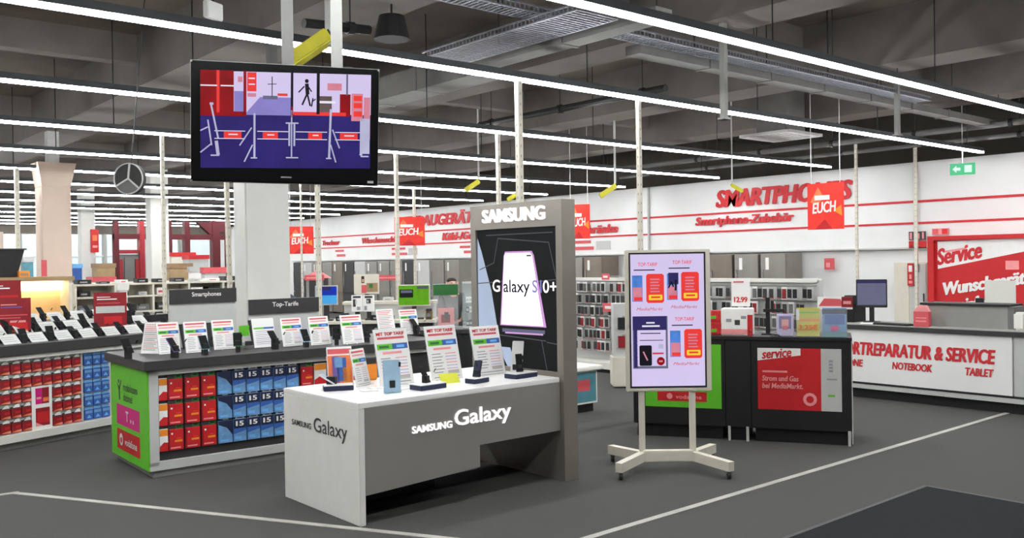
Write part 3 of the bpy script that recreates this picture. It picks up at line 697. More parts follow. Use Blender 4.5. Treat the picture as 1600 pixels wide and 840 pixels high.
# spine panels with dark headers
PY = 8.66
def header_panel(x0, x1, z1, hh, s, label, tw_, th):
    t = thing('header_panel', label, 'sign', (x0, PY, .975), 0)
    MB().box(0, 0, 0, x1-x0, .03, z1-.975, 'light_grey').build('back_board', t)
    h = MB().box(0, -.02, z1-.975-hh, x1-x0, 0, z1-.975, 'charcoal').build('header_bar', t)
    text(h, s, 'paper', (x1-x0)*.32, z1-.975-hh*.62, tw_, th, y=-.022, bold=.012)
header_panel(3.12, 3.78, 1.53, .135, 'Smartphones', 'grey back board headed by a dark Smartphones sign', .29, .055)
header_panel(3.91, 4.69, 1.405, .15, 'Top-Tarife', 'grey back board headed by a dark Top-Tarife sign', .29, .06)
G2 = 'tariff leaflets on the green-ended counter'
LB = ['first', 'second', 'third', 'fourth', 'fifth', 'sixth', 'seventh', 'eighth', 'ninth', 'tenth']
for k, (px, py, w, h, rz, d) in enumerate([(234,553,.19,.29,-55,'lines'),(266,553,.2,.29,0,'tariff'),(309,551,.215,.29,0,'tariff'),(352,546,.215,.285,0,'tariff'),(415,543,.225,.285,0,'white'),(459,541,.22,.28,0,'tariff'),(502,539,.22,.285,0,'tariff'),(553,537,.24,.29,0,'tariff')]):
    p = at(px, py, Z=.975)
    if p.y > 8.5: p = at(px, py, Y=8.45); p.z = .975
    leaflet((p.x, p.y, .975), w, h, R(rz), R(14), d, '%s tariff leaflet from the left on the green-ended counter' % LB[k], G2)
for k, (px, d) in enumerate(((606, 'lines'), (642, 'tariff'))):
    p = at(px, 522, Y=8.2); leaflet((p.x, p.y, .975), .22 if k == 0 else .24, .30 if k == 0 else .28, 0, R(14), d, '%s tariff leaflet from the left on the green-ended counter' % LB[8 + k], G2)
for k, (px, py, m, rz, lb) in enumerate([(203,558,'black',20,'black phone on the near corner of the green-ended counter'),(277,556,'purple',35,'violet phone before the second tariff leaflet'),(322,552,'teal',10,'turquoise phone before the third tariff leaflet'),(372,547,'green_dark',-10,'dark green phone before the fourth tariff leaflet'),(433,543,'black',25,'black phone before the fifth tariff leaflet'),(480,541,'silver_blue',5,'silver phone before the sixth tariff leaflet'),(526,540,'charcoal',-20,'charcoal phone before the seventh tariff leaflet'),(575,534,'blue_navy',15,'navy phone before the eighth tariff leaflet'),(654,520,'black',30,'black phone right of the last tariff leaflets')]):
    p = at(px, py, Z=.99); y = min(max(p.y, 7.72), 8.2); q_ = at(px, py, Y=y)
    phone((q_.x, y, .975), R(rz - 10), R(38), lb, m, .15, .078, .05, 'phones on the green-ended counter')
for k, px in enumerate((293, 333, 400, 545)):
    p = at(px, 520, Y=8.5); t = thing('black_case', '%s black phone case standing between the tariff leaflets' % ORD[k], 'phone case', (p.x, 8.5, .975), R(15))
    o = MB().box(-.045, 0, 0, .045, .012, .24, 'black').build('case_body', t, bevel=.004); o.rotation_euler = (R(-15), 0, 0); MB().box(-.03, 0, 0, .03, .08, .005, 'charcoal').build('foot', t)
p = at(382, 540, Y=8.3); t = thing('green_tag', 'small green square card in a clear stand on counter', 'card', (p.x, 8.3, .975), 0)
MB().box(-.05, 0, .1, .05, .006, .2, 'green').build('card', t); MB().box(-.05, .006, 0, .05, .01, .2, 'clear').build('stand', t)
p = at(389, 543, Y=8.05); t = thing('round_puck', 'round dark grey puck display beside the green card', 'display base', (p.x, 8.05, .975), 0)
MB().tube((0,0,0), (0,0,.03), .05, 'mid_grey', 20).build('puck_base', t); MB().tube((0,0,.03), (0,0,.07), .035, 'charcoal', 20).build('puck_top', t)

# ================================================================== LEFT COUNTER WITH SMALL RED AND BLUE PACKS
LA = math.atan2(.345, .94)
lc = thing('phone_counter', 'white counter with many small red packs at left edge', 'counter', (1.92, 9.83, 0), LA)
X0, X1 = -1.4, 2.6
MB().box(X0, .05, .12, X1, 1.15, .9, 'light_grey').build('body', lc)
MB().box(X0, -.04, .07, X1, .05, .145, 'white').build('lower_ledge', lc); MB().box(X0, .02, 0, X1, 1.1, .07, 'grey').build('plinth', lc)
MB().box(X0, -.02, .865, X1, .05, .905, 'white').build('upper_ledge', lc)
MB().box(X0, -.06, .91, X1, 1.2, 1.01, 'charcoal').build('counter_top', lc, bevel=.004)
MB().box(X0, .3, 1.01, X1, 1.15, 1.09, 'black').build('tier', lc); MB().box(X0, .62, 1.09, X1, 1.15, 1.17, 'black').build('tier', lc)
MB().box(.875, .03, .145, .895, .05, .865, 'light_grey').build('divider', lc)
G3 = 'small packs on the left counter'
RW = ['top', 'second', 'third', 'fourth', 'bottom']
for r in range(5):
    z = .725 - .143 * r
    for c in range(-1, 8):
        if r >= 2 and c in (3, 4): continue
        pack('small_red', .098, .135, lc, .055 + .109*c, .045, z, 'small red pack, %s row, %s column from the left, left counter' % (RW[r], ORD[c + 1]), G3)
    for c in range(3):
        pack('small_blue', .092, .13, lc, .955 + .103*c, .045, z, 'small blue pack, %s row, %s blue column, left counter' % (RW[r], ORD[c]), G3)
t = thing('picture_board', 'white frame with two red pictures amid the small packs', 'sign', Matrix.Translation(lc.location) @ Matrix.Rotation(LA, 4, 'Z') @ Vector((.327, .03, .145)), LA)
MB().box(0, 0, 0, .218, .02, .43, 'paper').build('frame_board', t)
MB().rect(.04,.25,.11,.41,'magenta',1).rect(.11,.25,.185,.41,'red_deep',1).rect(.05,.3,.1,.32,'pink',2).rect(.12,.27,.18,.31,'orange_warm',2).build('upper_picture', t)
MB().rect(.04,.03,.19,.21,'red_deep',1).rect(.05,.06,.18,.17,'red',2).flat([(.04,.03),(.12,.03),(.04,.07)],'pink',3).build('lower_picture', t)
LM = Matrix.Translation(lc.location) @ Matrix.Rotation(LA, 4, 'Z')
TN = ['front', 'middle', 'rear']
for r in range(3):
    yy, zz = ((.1, 1.01), (.42, 1.09), (.78, 1.17))[r]
    for k in range(9):
        x = -.38 + .285 * k + .05 * r
        lab = '%s row, %s from the left, on the left counter' % (TN[r], ORD[k])
        t = thing('label_card', 'white tilted price card, ' + lab, 'price card', LM @ Vector((x, yy, zz)), LA, 'price cards on the left counter')
        o = MB().box(-.088, -.004, 0, .088, 0, .14, 'light_grey').rect(-.07,.09,.05,.098,'text_grey',1,-.004).rect(-.07,.06,.04,.068,'text_grey',1,-.004).rect(-.07,.03,.06,.038,'text_grey',1,-.004).build('card', t); o.rotation_euler = (R(-50), 0, 0)
        MB().prism([(-.06,.0,0),(-.06,.07,0),(-.06,.07,.06)], (.12,0,0), 'light_grey').build('wedge', t)
        phone(LM @ Vector((x + .14, yy + .03, zz)), LA + R(random.uniform(-25, 25)), R(random.uniform(35, 55)), 'dark phone on stand, ' + lab, random.choice(['black', 'blue_navy', 'black', 'black']), .15, .075, .035, 'phones on the left counter')
def red_poster(x, y, z, w, h, label, parts):
    t = thing('red_poster', label, 'poster stand', LM @ Vector((x, y, z)), R(-12))
    MB().box(-w/2, 0, 0, w/2, .012, h, 'red_deep').build('board', t)
    b = MB()
    for (a, c, d, e, m, l) in parts: b.rect(-w/2 + a*w, c*h, -w/2 + d*w, e*h, m, l)
    b.build('print', t); MB().box(-w*.3, 0, 0, w*.3, .1, .008, 'clear').build('foot', t)
red_poster(.45, .5, 1.09, .32, .36, 'dark red poster standing among the phones, lower left one', [(.15,.8,.6,.83,'pink',1),(.15,.72,.75,.76,'purple',1),(.1,.5,.9,.53,'rose',1),(.1,.42,.7,.45,'rose',1),(.1,.1,.9,.3,'red',1),(.4,.3,.85,.36,'pink',2),(.05,.02,.9,.09,'orange_warm',1)])
red_poster(.64, .95, 1.17, .31, .46, 'dark red poster standing behind the lower left red poster', [(.15,.86,.45,.88,'paper',1),(.15,.8,.65,.83,'paper',1),(.1,.6,.9,.65,'red',1)])
red_poster(1.48, .35, 1.09, .34, .38, 'dark red poster with a white strip below, among phones', [(.1,.86,.5,.88,'paper',1),(.1,.79,.7,.82,'paper',1),(.06,.4,.94,.6,'light_grey',1),(.3,.08,.85,.3,'red',1),(.1,.68,.8,.70,'rose',1)])

# ================================================================== PORTRAIT SCREEN ON WHEELED STAND
sx = Vector((.667, -.59)).normalized()
st = thing('advertising_screen', 'portrait advertising screen in a white frame on a wheeled stand', 'screen', (5.862, 4.877, 0), math.atan2(sx.y, sx.x))
SW, S0, S1 = .352, .655, 1.828
MB().box(-SW, 0, S0, SW, .06, S1, 'cream').build('frame', st, bevel=.006)
b = MB()
b.rect(-.322, S0+.03, .312, S1-.022, 'black', 1)
U0, U1, V0, V1 = -.308, .298, S0+.045, S1-.036
def su(X): return U0 + (X - 75) / 437.0 * (U1 - U0)
def sv(Y): return V1 - (Y - 45) / 740.0 * (V1 - V0)
def sq(x0, y0, x1, y1, m, l): b.rect(su(x0), sv(y1), su(x1), sv(y0), m, l)
def rnd(x0, y0, x1, y1, m, l, c=10): b.flat([(su(x0+c),sv(y1)),(su(x1-c),sv(y1)),(su(x1),sv(y1-c)),(su(x1),sv(y0+c)),(su(x1-c),sv(y0)),(su(x0+c),sv(y0)),(su(x0),sv(y0+c)),(su(x0),sv(y1-c))], m, l)
sq(75,45,512,785,'s_lilac',2)
for (ax, ay) in ((0, 0), (208, -8), (222, 312)):
    sq(30+75+ax-10,130+ay,165+75+ax-60+40,136+ay,'s_black',3)
    sq(88+ax-4,163+ay,150+ax-4,310+ay,'s_blue',3); sq(92+ax-4,230+ay,146+ax-4,306+ay,'s_pink',4); sq(95+ax,285+ay,145+ax,305+ay,'s_redb',5)
    rnd(168+ax,155+ay,274+ax,318+ay,'s_redb',3)
    for k in range(5): sq(192+ax,182+ay+17*k,248+ax-6*(k % 2),190+ay+17*k,'s_pink',4)
    rnd(182+ax,272+ay,264+ax,302+ay,'s_yellow',4,4); sq(196+ax,281+ay,250+ax,291+ay,'s_redb',5)
sq(300,150,360,215,'s_navy',5); b.line(su(300),sv(235),su(318),sv(200),.012,'s_black',6); b.line(su(318),sv(200),su(330),sv(230),.012,'s_black',6); b.line(su(345),sv(190),su(342),sv(250),.016,'s_black',6)
sq(84,392,292,686,'s_slate',3); sq(84,392,286,470,'s_navy',4); sq(110,470,280,672,'s_lilac',4); sq(90,470,112,680,'s_navy',4)
sq(165,425,215,433,'s_white',5); sq(140,443,245,452,'s_white',5); sq(130,486,250,491,'s_black',5); sq(125,525,265,529,'s_black',5); sq(235,550,265,575,'s_silver',5)
rnd(122,555,196,670,'s_black',5,6); b.line(su(145),sv(590),su(170),sv(640),.012,'s_pink',6); sq(200,596,266,606,'s_redt',5)
b.flat([(su(249+24*math.cos(k*.524)), sv(645+24*math.sin(k*.524))) for k in range(12)], 's_red', 5); sq(238,640,260,650,'s_pink',6)
scr = b.build('screen', st)
for (ax, ay) in ((0, 0), (205, -10), (215, 308)):
    text(scr, 'TOP-TARIF', 's_redb', su(120+ax), sv(112+ay), su(235+ax)-su(120+ax), .03, y=-.006, bold=.014)
    text(scr, 'MediaMarkt', 's_redt', su(108+ax), sv(360+ay), su(265+ax)-su(108+ax), .024, y=-.006, shear=.3)
for x in (-.225, .195): MB().box(x-.024, .02, .13, x+.024, .06, S0, 'cream').build('upright', st)
MB().box(-.225, -.02, .075, .195, .06, .165, 'cream').build('crossbar', st, bevel=.006)
for sgn in (-1, 1):
    for dy in (-1, 1):
        x0 = -.22 if sgn < 0 else .19
        tip = Vector((x0 + sgn*.24, .02 + dy*.36, 0))
        d = Vector((tip.x - x0, tip.y - .02)).normalized(); n_ = Vector((-d.y, d.x)) * .03
        MB().prism([(x0-n_.x,.02-n_.y,.08),(tip.x-n_.x,tip.y-n_.y,.065),(tip.x+n_.x,tip.y+n_.y,.065),(x0+n_.x,.02+n_.y,.08)], (0,0,.075), 'cream').build('foot', st)
        wl = MB().tube((tip.x-d.x*.03-.014, tip.y-d.y*.03, .032), (tip.x-d.x*.03+.014, tip.y-d.y*.03, .032), .032, 'charcoal', 14).build('castor', st)
        MB().box(tip.x-d.x*.03-.02, tip.y-d.y*.03-.015, .045, tip.x-d.x*.03+.02, tip.y-d.y*.03+.015, .075, 'chrome').build('castor_fork', wl)

# ================================================================== BLACK INFORMATION COUNTER
BA = R(-60)
def unit(x, w, label, h=1.0):
    d = Vector((math.cos(BA), math.sin(BA), 0)) * x
    t = thing('black_counter_unit', label, 'counter', Vector((6.77, 6.09, 0)) + d, BA, 'black counter units')
    MB().box(0, 0, .13, w, .6, h-.03, 'black').build('body', t, bevel=.003); MB().box(-.003, -.015, h-.03, w+.003, .62, h, 'black').build('counter_top', t)
    MB().box(.03, .05, 0, w-.03, .55, .13, 'black').build('plinth', t)
    return t
u3 = unit(0, .895, 'black counter unit with a green poster behind the portrait screen')
MB().rect(.12,.30,.86,.92,'green',1).rect(.16,.74,.5,.86,'green_dark',2).rect(.24,.36,.72,.455,'red',2).build('green_poster', u3)
text(u3, 'vodafone', 'pink', .42, .385, .25, .04, bold=.01); MB().flat([(.36+.03*math.cos(k*.785), .408+.03*math.sin(k*.785)) for k in range(8)], 'pink', 3).build('emblem', u3)
u2 = unit(.9, .235, 'narrow plain black counter unit between two poster units')
for x in (.03, .2): MB().box(x-.012, -.004, 0, x+.012, .03, .14, 'light_grey').build('foot', u2)
u1 = unit(1.14, .9, 'black counter unit with the red service poster')
b = MB().rect(.06,.315,.63,.895,'red',1).rect(.63,.315,.81,.895,'light_grey',1)
b.flat([(.06,.895),(.45,.895),(.45,.83),(.06,.775)],'white_gloss',2)
b.rect(.105,.665,.33,.683,'pink',2)
b.flat([(.53+.062*math.cos(k*.524), .42+.062*math.sin(k*.524)) for k in range(12)],'pink',2).flat([(.53+.035*math.cos(k*.785), .42+.035*math.sin(k*.785)) for k in range(8)],'red',3)
for k in range(4): b.rect(.70,.68+.03*k,.735,.70+.03*k,'text_grey',2)
b.rect(.68,.605,.77,.62,'text_grey',2).rect(.69,.45,.75,.47,'green',2).build('service_poster', u1)
text(u1, 'service', 'red_text', .10, .79, .27, .085, bold=.03, shear=.15, rise=.025)
text(u1, 'Strom und Gas', 'pink', .10, .585, .33, .05, bold=.02, shear=.15); text(u1, 'bei MediaMarkt.', 'pink', .10, .515, .37, .05, bold=.02, shear=.15)
MB().box(.895, .0, .02, .905, .6, .97, 'light_grey').build('side_edge', u1); MB().box(.86, -.004, 0, .885, .03, .14, 'light_grey').build('foot', u1)
def onc(px, py=525, Z=1.0, back=0.0):
    p = at(px, py, Z=Z); return p
BM = Matrix.Translation((6.77, 6.09, 0)) @ Matrix.Rotation(BA, 4, 'Z')
def bl(x, y, z=1.0): return BM @ Vector((x, y, z))
def brochure(x, y, w, h, label, mats, txt=None):
    t = thing('brochure_holder', label, 'brochure holder', bl(x, y), BA, 'brochures on the black counter')
    MB().box(-w/2, 0, 0, w/2, .05, h, 'clear').build('holder', t)
    b = MB().box(-w/2+.005, .004, .005, w/2-.005, .03, h+.01, mats[0][4])
    for a in mats[1:]: b.rect(-w/2+a[0]*w, a[1]*h, -w/2+a[2]*w, a[3]*h, a[4], a[5] if len(a) > 5 else 1, .004)
    br = b.build('brochure', t)
    if txt: text(br, txt, 'orange_warm', -w*.4, h*.24, w*.8, h*.2, y=-.003, bold=.02)
brochure(1.45, .1, .16, .2, 'pink and violet round-face brochure on the black counter', [(0,0,0,0,'lilac'),(.15,.35,.85,.95,'purple'),(.3,.45,.7,.8,'pink',2),(.35,.3,.65,.5,'rose',3)])
brochure(1.66, .08, .215, .26, 'bright yellow price brochure on the black counter', [(0,0,0,0,'yellow_box'),(.05,.55,.95,.63,'orange'),(.05,.85,.95,.9,'green'),(.0,.6,.14,1.0,'white_gloss',2)], '3.25€')
brochure(1.895, .08, .22, .26, 'blue brochure at the right end of the black counter', [(0,0,0,0,'blue_sky'),(.0,.82,1,1.0,'blue_navy'),(.1,.45,.9,.8,'blue'),(.35,.22,.65,.4,'magenta',2),(.0,.0,1,.2,'teal')])
t = thing('display_cube', 'white and red cartoned display with strawberry print on counter', 'box', bl(1.0, .22), BA)
MB().box(-.15, -.1, 0, .15, .1, .26, 'paper').build('box_body', t, bevel=.006)
MB().rect(-.15,.01,.15,.06,'pink',1,-.1).rect(.1,0,.15,.2,'red',1,-.1).rect(-.1,.13,-.05,.16,'text_grey',1,-.1).rect(-.02,.1,.03,.15,'text_dark',1,-.1).rect(.04,.16,.09,.19,'text_grey',1,-.1).build('print', t)
for k, (x, z, s, rz) in enumerate(((-.2, .22, .09, 3), (-.2, .04, .1, 7))):
    t = thing('strawberry_pack', 'red fruit-patterned pack left of the white display, %s one' % ['upper','lower'][k], 'pack', bl(1.0 + x, .17 , 1.0 if k else 1.13), BA + R(rz))
    MB().box(-.06, -.05, 0, .06, .05, .13 if k else .11, 'strawberry').build('pack_body', t, bevel=.012); MB().rect(-.05,.03,.0,.06,'green',1,-.05).build('leaf_print', t)
t = thing('price_sign', 'white price sign reading 12.99 on the black counter', 'sign', bl(1.02, .34), BA)
sg = MB().box(-.09, 0, .27, .09, .008, .55, 'paper').rect(-.07,.505,.03,.52,'rose',1).build('sign_board', t); MB().box(-.01, .008, 0, .01, .02, .3, 'clear').box(-.05, -.03, 0, .05, .05, .006, 'clear').build('stand', t)
text(sg, '12.99', 'red_text', -.065, .31, .13, .055, bold=.04)
t = thing('black_post', 'slim black post with scanner arm on the black counter', 'post', bl(1.28, .3), BA)
MB().box(-.02, -.02, 0, .02, .02, .36, 'black').build('shaft', t); MB().box(-.04, -.05, .22, .16, -.02, .25, 'black').box(.03,-.05,.25,.06,-.02,.33,'black').build('arm', t); MB().box(-.06,-.06,0,.06,.06,.012,'black').build('foot_plate', t)
t = thing('mouse_mat', 'small black domed device on the black counter', 'device', bl(1.36, .05), BA)
MB().tube((0,0,0), (0,0,.02), .06, 'black', 18, .035).build('shell', t); MB().tube((0,0,.02), (0,0,.025), .025, 'charcoal', 14).build('button', t)
t = thing('topper_sign', 'red and white service sign standing behind the brochures', 'sign', bl(1.9, .42), BA)
MB().box(-.16, 0, .24, .16, .01, .36, 'paper').flat([(-.15,.27),(.08,.27),(.05,.34),(-.1,.345)],'rose',1).rect(.06,.26,.16,.36,'red_deep',2).rect(.075,.29,.145,.32,'pink',3).build('board', t); MB().box(-.1,.01,0,.1,.03,.3,'paper').build('stand', t)

# ================================================================== REPAIR COUNTER
RX, RY0 = 10.55, 6.2
rc = thing('repair_counter', 'long white repair counter with red REPARATUR lettering', 'counter', (RX, RY0, 0), R(-90))
def ru(px, py): return RY0 - at(px, py, X=RX).y
def rzz(px, py): return at(px, py, X=RX).z
JT = ru(1583, 560)
MB().box(0, .03, .13, 5.2, .7, .85, 'light_grey').build('body', rc)
MB().box(0, .06, 0, 5.2, .7, .13, 'black').build('plinth', rc)
MB().box(0, 0, .2, JT-.01, .03, .845, 'white_gloss').build('front_panel', rc); MB().box(JT+.01, 0, .2, 5.2, .03, .845, 'light_grey').build('front_panel', rc)
MB().box(0, -.004, .175, 5.2, .03, .2, 'black').box(0, 0, .12, 5.2, .03, .175, 'light_grey').build('lower_trim', rc)
MB().box(-.03, -.03, .85, 5.2, .75, .9, 'charcoal').build('counter_top', rc); MB().box(-.02, 0, .9, 5.2, .74, .905, 'grey').build('top_sheet', rc)
ue = ru(1556, 552); us = ru(1337, 547)
wd_ = (ue - us) * 25 / 20.0
text(rc, 'SOFORTREPARATUR & SERVICE', 'red_text', ue - wd_, rzz(1450, 562), wd_, .165, bold=.055, shear=.15)
z2 = rzz(1425, 579)
text(rc, 'NOTEBOOK', 'red_text', ru(1394, 575), z2, ru(1457, 575) - ru(1394, 575), .09, bold=.055, shear=.15)
text(rc, 'TABLET', 'red_text', ru(1508, 575), z2, ru(1553, 575) - ru(1508, 575), .09, bold=.055, shear=.15)
e_ = ru(1349, 570); text(rc, 'SMARTPHONE', 'red_text', e_ - .62, z2, .62, .09, bold=.055, shear=.15)
p0 = at(1447, 480, X=10.95); p1 = at(1580, 480, X=10.95)
t = thing('counter_block', 'raised grey block with a black top on the repair counter', 'counter block', (10.85, p0.y, .905), R(-90))
bw = p0.y - p1.y
MB().box(0, 0, 0, bw, .35, .25, 'grey').build('block_body', t); MB().box(-.02, -.02, .25, bw+.02, .37, .275, 'black').build('block_top', t); MB().box(bw, 0, 0, bw+.07, .3, .25, 'mid_grey').build('end_cap', t)
# cash desk screen
p = at(1362, 470, X=10.95)
t = thing('monitor', 'dark monitor on a black stand on the repair counter', 'monitor', (10.95, p.y, .905), R(-62))
zb = at(1362, 480, X=10.95).z - .905; zt = at(1362, 436, X=10.95).z - .905
o = MB().box(-.185, -.02, zb, .185, .02, zt, 'black').build('casing', t, bevel=.006); s_ = MB().rect(-.17,zb+.03,.17,zt-.02,'s_slate',1,-.02).rect(-.17,zt-.05,.17,zt-.02,'s_navy',2,-.02).build('screen', t)
for oo in (o, s_): oo.rotation_euler = (R(-8), 0, 0)
MB().box(-.03, .02, 0, .03, .06, zb+.1, 'black').box(-.1, -.08, 0, .1, .1, .015, 'black').build('stand', t)
p = at(1326, 480, X=10.9); t = thing('card_terminal_tower', 'black equipment block left of the monitor on counter', 'equipment', (10.85, p.y, .905), R(-90))
MB().box(-.1, 0, 0, .1, .3, .24, 'black').build('casing', t, bevel=.006); MB().box(-.07, .05, .24, .05, .2, .34, 'charcoal').build('upper_unit', t, bevel=.01)
p = at(1395, 502, X=10.7); t = thing('keyboard', 'black keyboard lying on the repair counter', 'keyboard', (10.7, p.y, .905), R(-95))
MB().box(-.23, -.07, 0, .23, .07, .02, 'black').build('casing', t, bevel=.004); k_ = MB()
for i in range(12):
    for j in range(4): k_.box(-.215+i*.036, -.06+j*.03, .02, -.185+i*.036, -.036+j*.03, .026, 'charcoal')
k_.build('keys', t)
p = at(1439, 505, X=10.62); t = thing('donation_box', 'small pink-red collection box on the repair counter', 'box', (10.62, p.y, .905), R(-80))
MB().box(-.085, 0, 0, .085, .12, .18, 'rose').build('box_body', t, bevel=.006); MB().prism([(-.085,0,.18),(.085,0,.18),(.05,0,.25),(-.03,0,.25)], (0,.1,0), 'pink').build('header_card', t); MB().rect(-.06,.06,.06,.075,'pink',1).rect(-.06,.1,.06,.112,'pink',1).build('print', t)
p = at(1375, 490, X=10.9); t = thing('paper_stack', 'pale papers lying below the monitor on the counter', 'paper', (10.75, p.y, .905), R(-70))
for k in range(3):
    o = MB().box(-.15, -.1, .004*k, .15, .1, .004*k+.003, 'paper').build('sheet', t); o.rotation_euler = (0, 0, R(12*k-10))
p = at(1562, 470, X=11.5); t = thing('white_screen_back', 'white upright sheet holder behind the raised block', 'sheet holder', (11.5, p.y, 0), R(-75))
MB().box(-.16, 0, .95, .17, .02, at(1562, 438, X=11.5).z, 'white').build('sheet_board', t); MB().box(-.2, .02, 0, .2, .3, .95, 'light_grey').build('pedestal', t); MB().box(-.26, -.02, .93, -.17, .04, 1.22, 'black').build('side_clip', t)
p = at(1592, 505, X=10.7); t = thing('white_device', 'white rounded device at the right end of repair counter', 'device', (10.7, p.y, .905), R(-90))
MB().box(-.06, 0, 0, .06, .12, .2, 'white').build('casing', t, bevel=.02); MB().box(.06, .02, 0, .14, .12, .14, 'black').build('base_unit', t, bevel=.008)

# red service board by the wall
SX = 16.35
def syy(px): return at(px, 420, X=SX).y
def szz(px, py): return at(px, py, X=SX).z
y0 = syy(1451); t = thing('service_board', 'large red service board with white slanted stripe by wall', 'sign board', (SX, y0, 0), R(-90))
ztop = szz(1455, 369); Wb = y0 - syy(1760)
MB().box(0, .06, 0, Wb, .5, ztop-.04, 'red').build('board', t)
MB().box(-.02, 0, ztop-.075, Wb, .5, ztop, 'red').box(-.02, 0, 0, .09, .5, ztop-.075, 'red').build('frame', t)
def bu(px): return y0 - syy(px)
b = MB().flat([(bu(1463), szz(1463,377)), (bu(1600)+.4, szz(1600,371)), (bu(1600)+.4, szz(1600,385)), (bu(1463), szz(1455,420))], 'paper', 1, .06)
b.rect(bu(1569), szz(1580,421), bu(1590), szz(1580,407), 'pink', 1, .06).build('print', t)
text(t, 'Service', 'red_text', bu(1462), szz(1460,415), bu(1533)-bu(1462), .30, y=.055, bold=.05, shear=.1, rise=.13)
MB().flat([(bu(1472), szz(1472,392)), (bu(1508), szz(1508,386)), (bu(1508), szz(1508,389)), (bu(1472), szz(1472,395))], 'pink', 2, .06).build('small_print_bar', t)
text(t, 'Wunschgeräte', 'paper', bu(1470), szz(1475,468), bu(1612)-bu(1470), .30, y=.055, bold=.05, shear=.1, rise=.24)
text(t, 'einfach', 'paper', bu(1496), szz(1496,488), bu(1552)-bu(1496), .26, y=.055, bold=.05, shear=.1, rise=.08)
# cabinet and small signs left of the board
ya = at(1449, 450, X=16.5).y; yb = at(1397, 450, X=16.5).y
t = thing('wall_cabinet', 'pale greenish white technical cabinet left of the service board', 'cabinet', (16.5, yb, 0), R(-90))
zt = at(1420, 410, X=16.5).z
MB().box(0, 0, 0, yb-ya, .4, zt, 'cream').build('body', t, bevel=.005); MB().box(.02, -.012, .05, (yb-ya)*.46, 0, zt-.03, 'cream').build('door', t); d_ = MB().box((yb-ya)*.5, -.012, .05, yb-ya-.02, 0, zt-.03, 'light_grey').build('door', t); MB().box(yb-ya-.07, -.03, .9, yb-ya-.05, -.012, 1.05, 'text_dark').build('handle', d_)
def wall_sign(px0, py0, px1, py1, m, label, X=16.46, extra=None):
    a = at(px0, py1, X=X); c_ = at(px1, py0, X=X); w = a.y - c_.y; h = c_.z - a.z
    t = thing('wall_sign', label, 'sign', (X, a.y, a.z), R(-90)); MB().box(0, 0, 0, w, .02, h, m).build('plate', t); 
    for (u0, v0, u1, v1, mm) in extra: MB().rect(u0*w, v0*h, u1*w, v1*h, mm, 1).build('symbol', t)
wall_sign(1418, 411, 1427, 446, 'red', 'narrow red fire sign on the technical cabinet', 16.46, [(.2,.62,.8,.9,'paper'),(.2,.1,.8,.22,'pink'),(.3,.3,.7,.5,'pink')])
wall_sign(1429, 412, 1435, 425, 'text_dark', 'small dark sign beside the narrow red fire sign', 16.46, [(.2,.4,.6,.8,'paper')])
wall_sign(1420, 376, 1447, 388, 'red', 'red sign strip above the technical cabinet', 16.86, [(.1,.2,.5,.4,'red_deep')])
wall_sign(1420, 361, 1446, 375, 'text_dark', 'dark pictogram sign above the red sign strip', 16.86, [(.06,.1,.2,.9,'pink'),(.3,.2,.42,.9,'pink'),(.55,.1,.65,.8,'pink'),(.8,.1,.9,.9,'pink')])
wall_sign(1456, 356, 1482, 367, 'pink', 'small pink pictogram sign above the service board corner', 16.86, [(.05,.1,.4,.9,'rose'),(.6,.1,.95,.9,'red_text')])
wall_sign(1288, 403, 1303, 421, 'rose', 'pink round-cornered tag on wall right of the fridges', 16.86, [(.2,.2,.6,.6,'pink')])

# ================================================================== FRIDGES BELOW THE WALL LETTERING
def fridge(y, k, label, m, w):
    t = thing('refrigerator', label, 'refrigerator', (16.2, y, 0), R(-90), 'refrigerators along the white wall')
    MB().box(0, .03, .05, w, .62, 1.83, m).build('body', t, bevel=.006)
    d1 = MB().box(.005, 0, .75, w-.005, .03, 1.82, m).build('upper_door', t); d2 = MB().box(.005, 0, .06, w-.005, .03, .735, m).build('lower_door', t)
    MB().box(.05, -.03, .95, .075, 0, 1.5, 'chrome').build('handle', d1); MB().box(.05, -.03, .5, .075, 0, .7, 'chrome').build('handle', d2)
    if k % 3 != 1: MB().rect(.12, 1.5, .2, 1.75, 'paper', 1).build('sticker', d1)
    MB().box(.03, .08, 0, w-.03, .6, .05, 'black').build('plinth', t)
k = 0
for (ya_, yb_, n, lb) in ((12.95, 10.35, 4, 'between the portrait screen and brochures'), (17.5, 15.5, 3, 'right of the illuminated tower'), (31.8, 21.3, 14, 'left of the illuminated tower')):
    for i in range(n):
        wd2 = (ya_ - yb_) / n
        fridge(ya_ - i * wd2, k, '%s refrigerator from the left in the row %s' % (ORD[i], lb), random.choice(['steel', 'steel_brown', 'steel', 'light_grey'] if i % 5 else ['charcoal']), wd2 - .06); k += 1

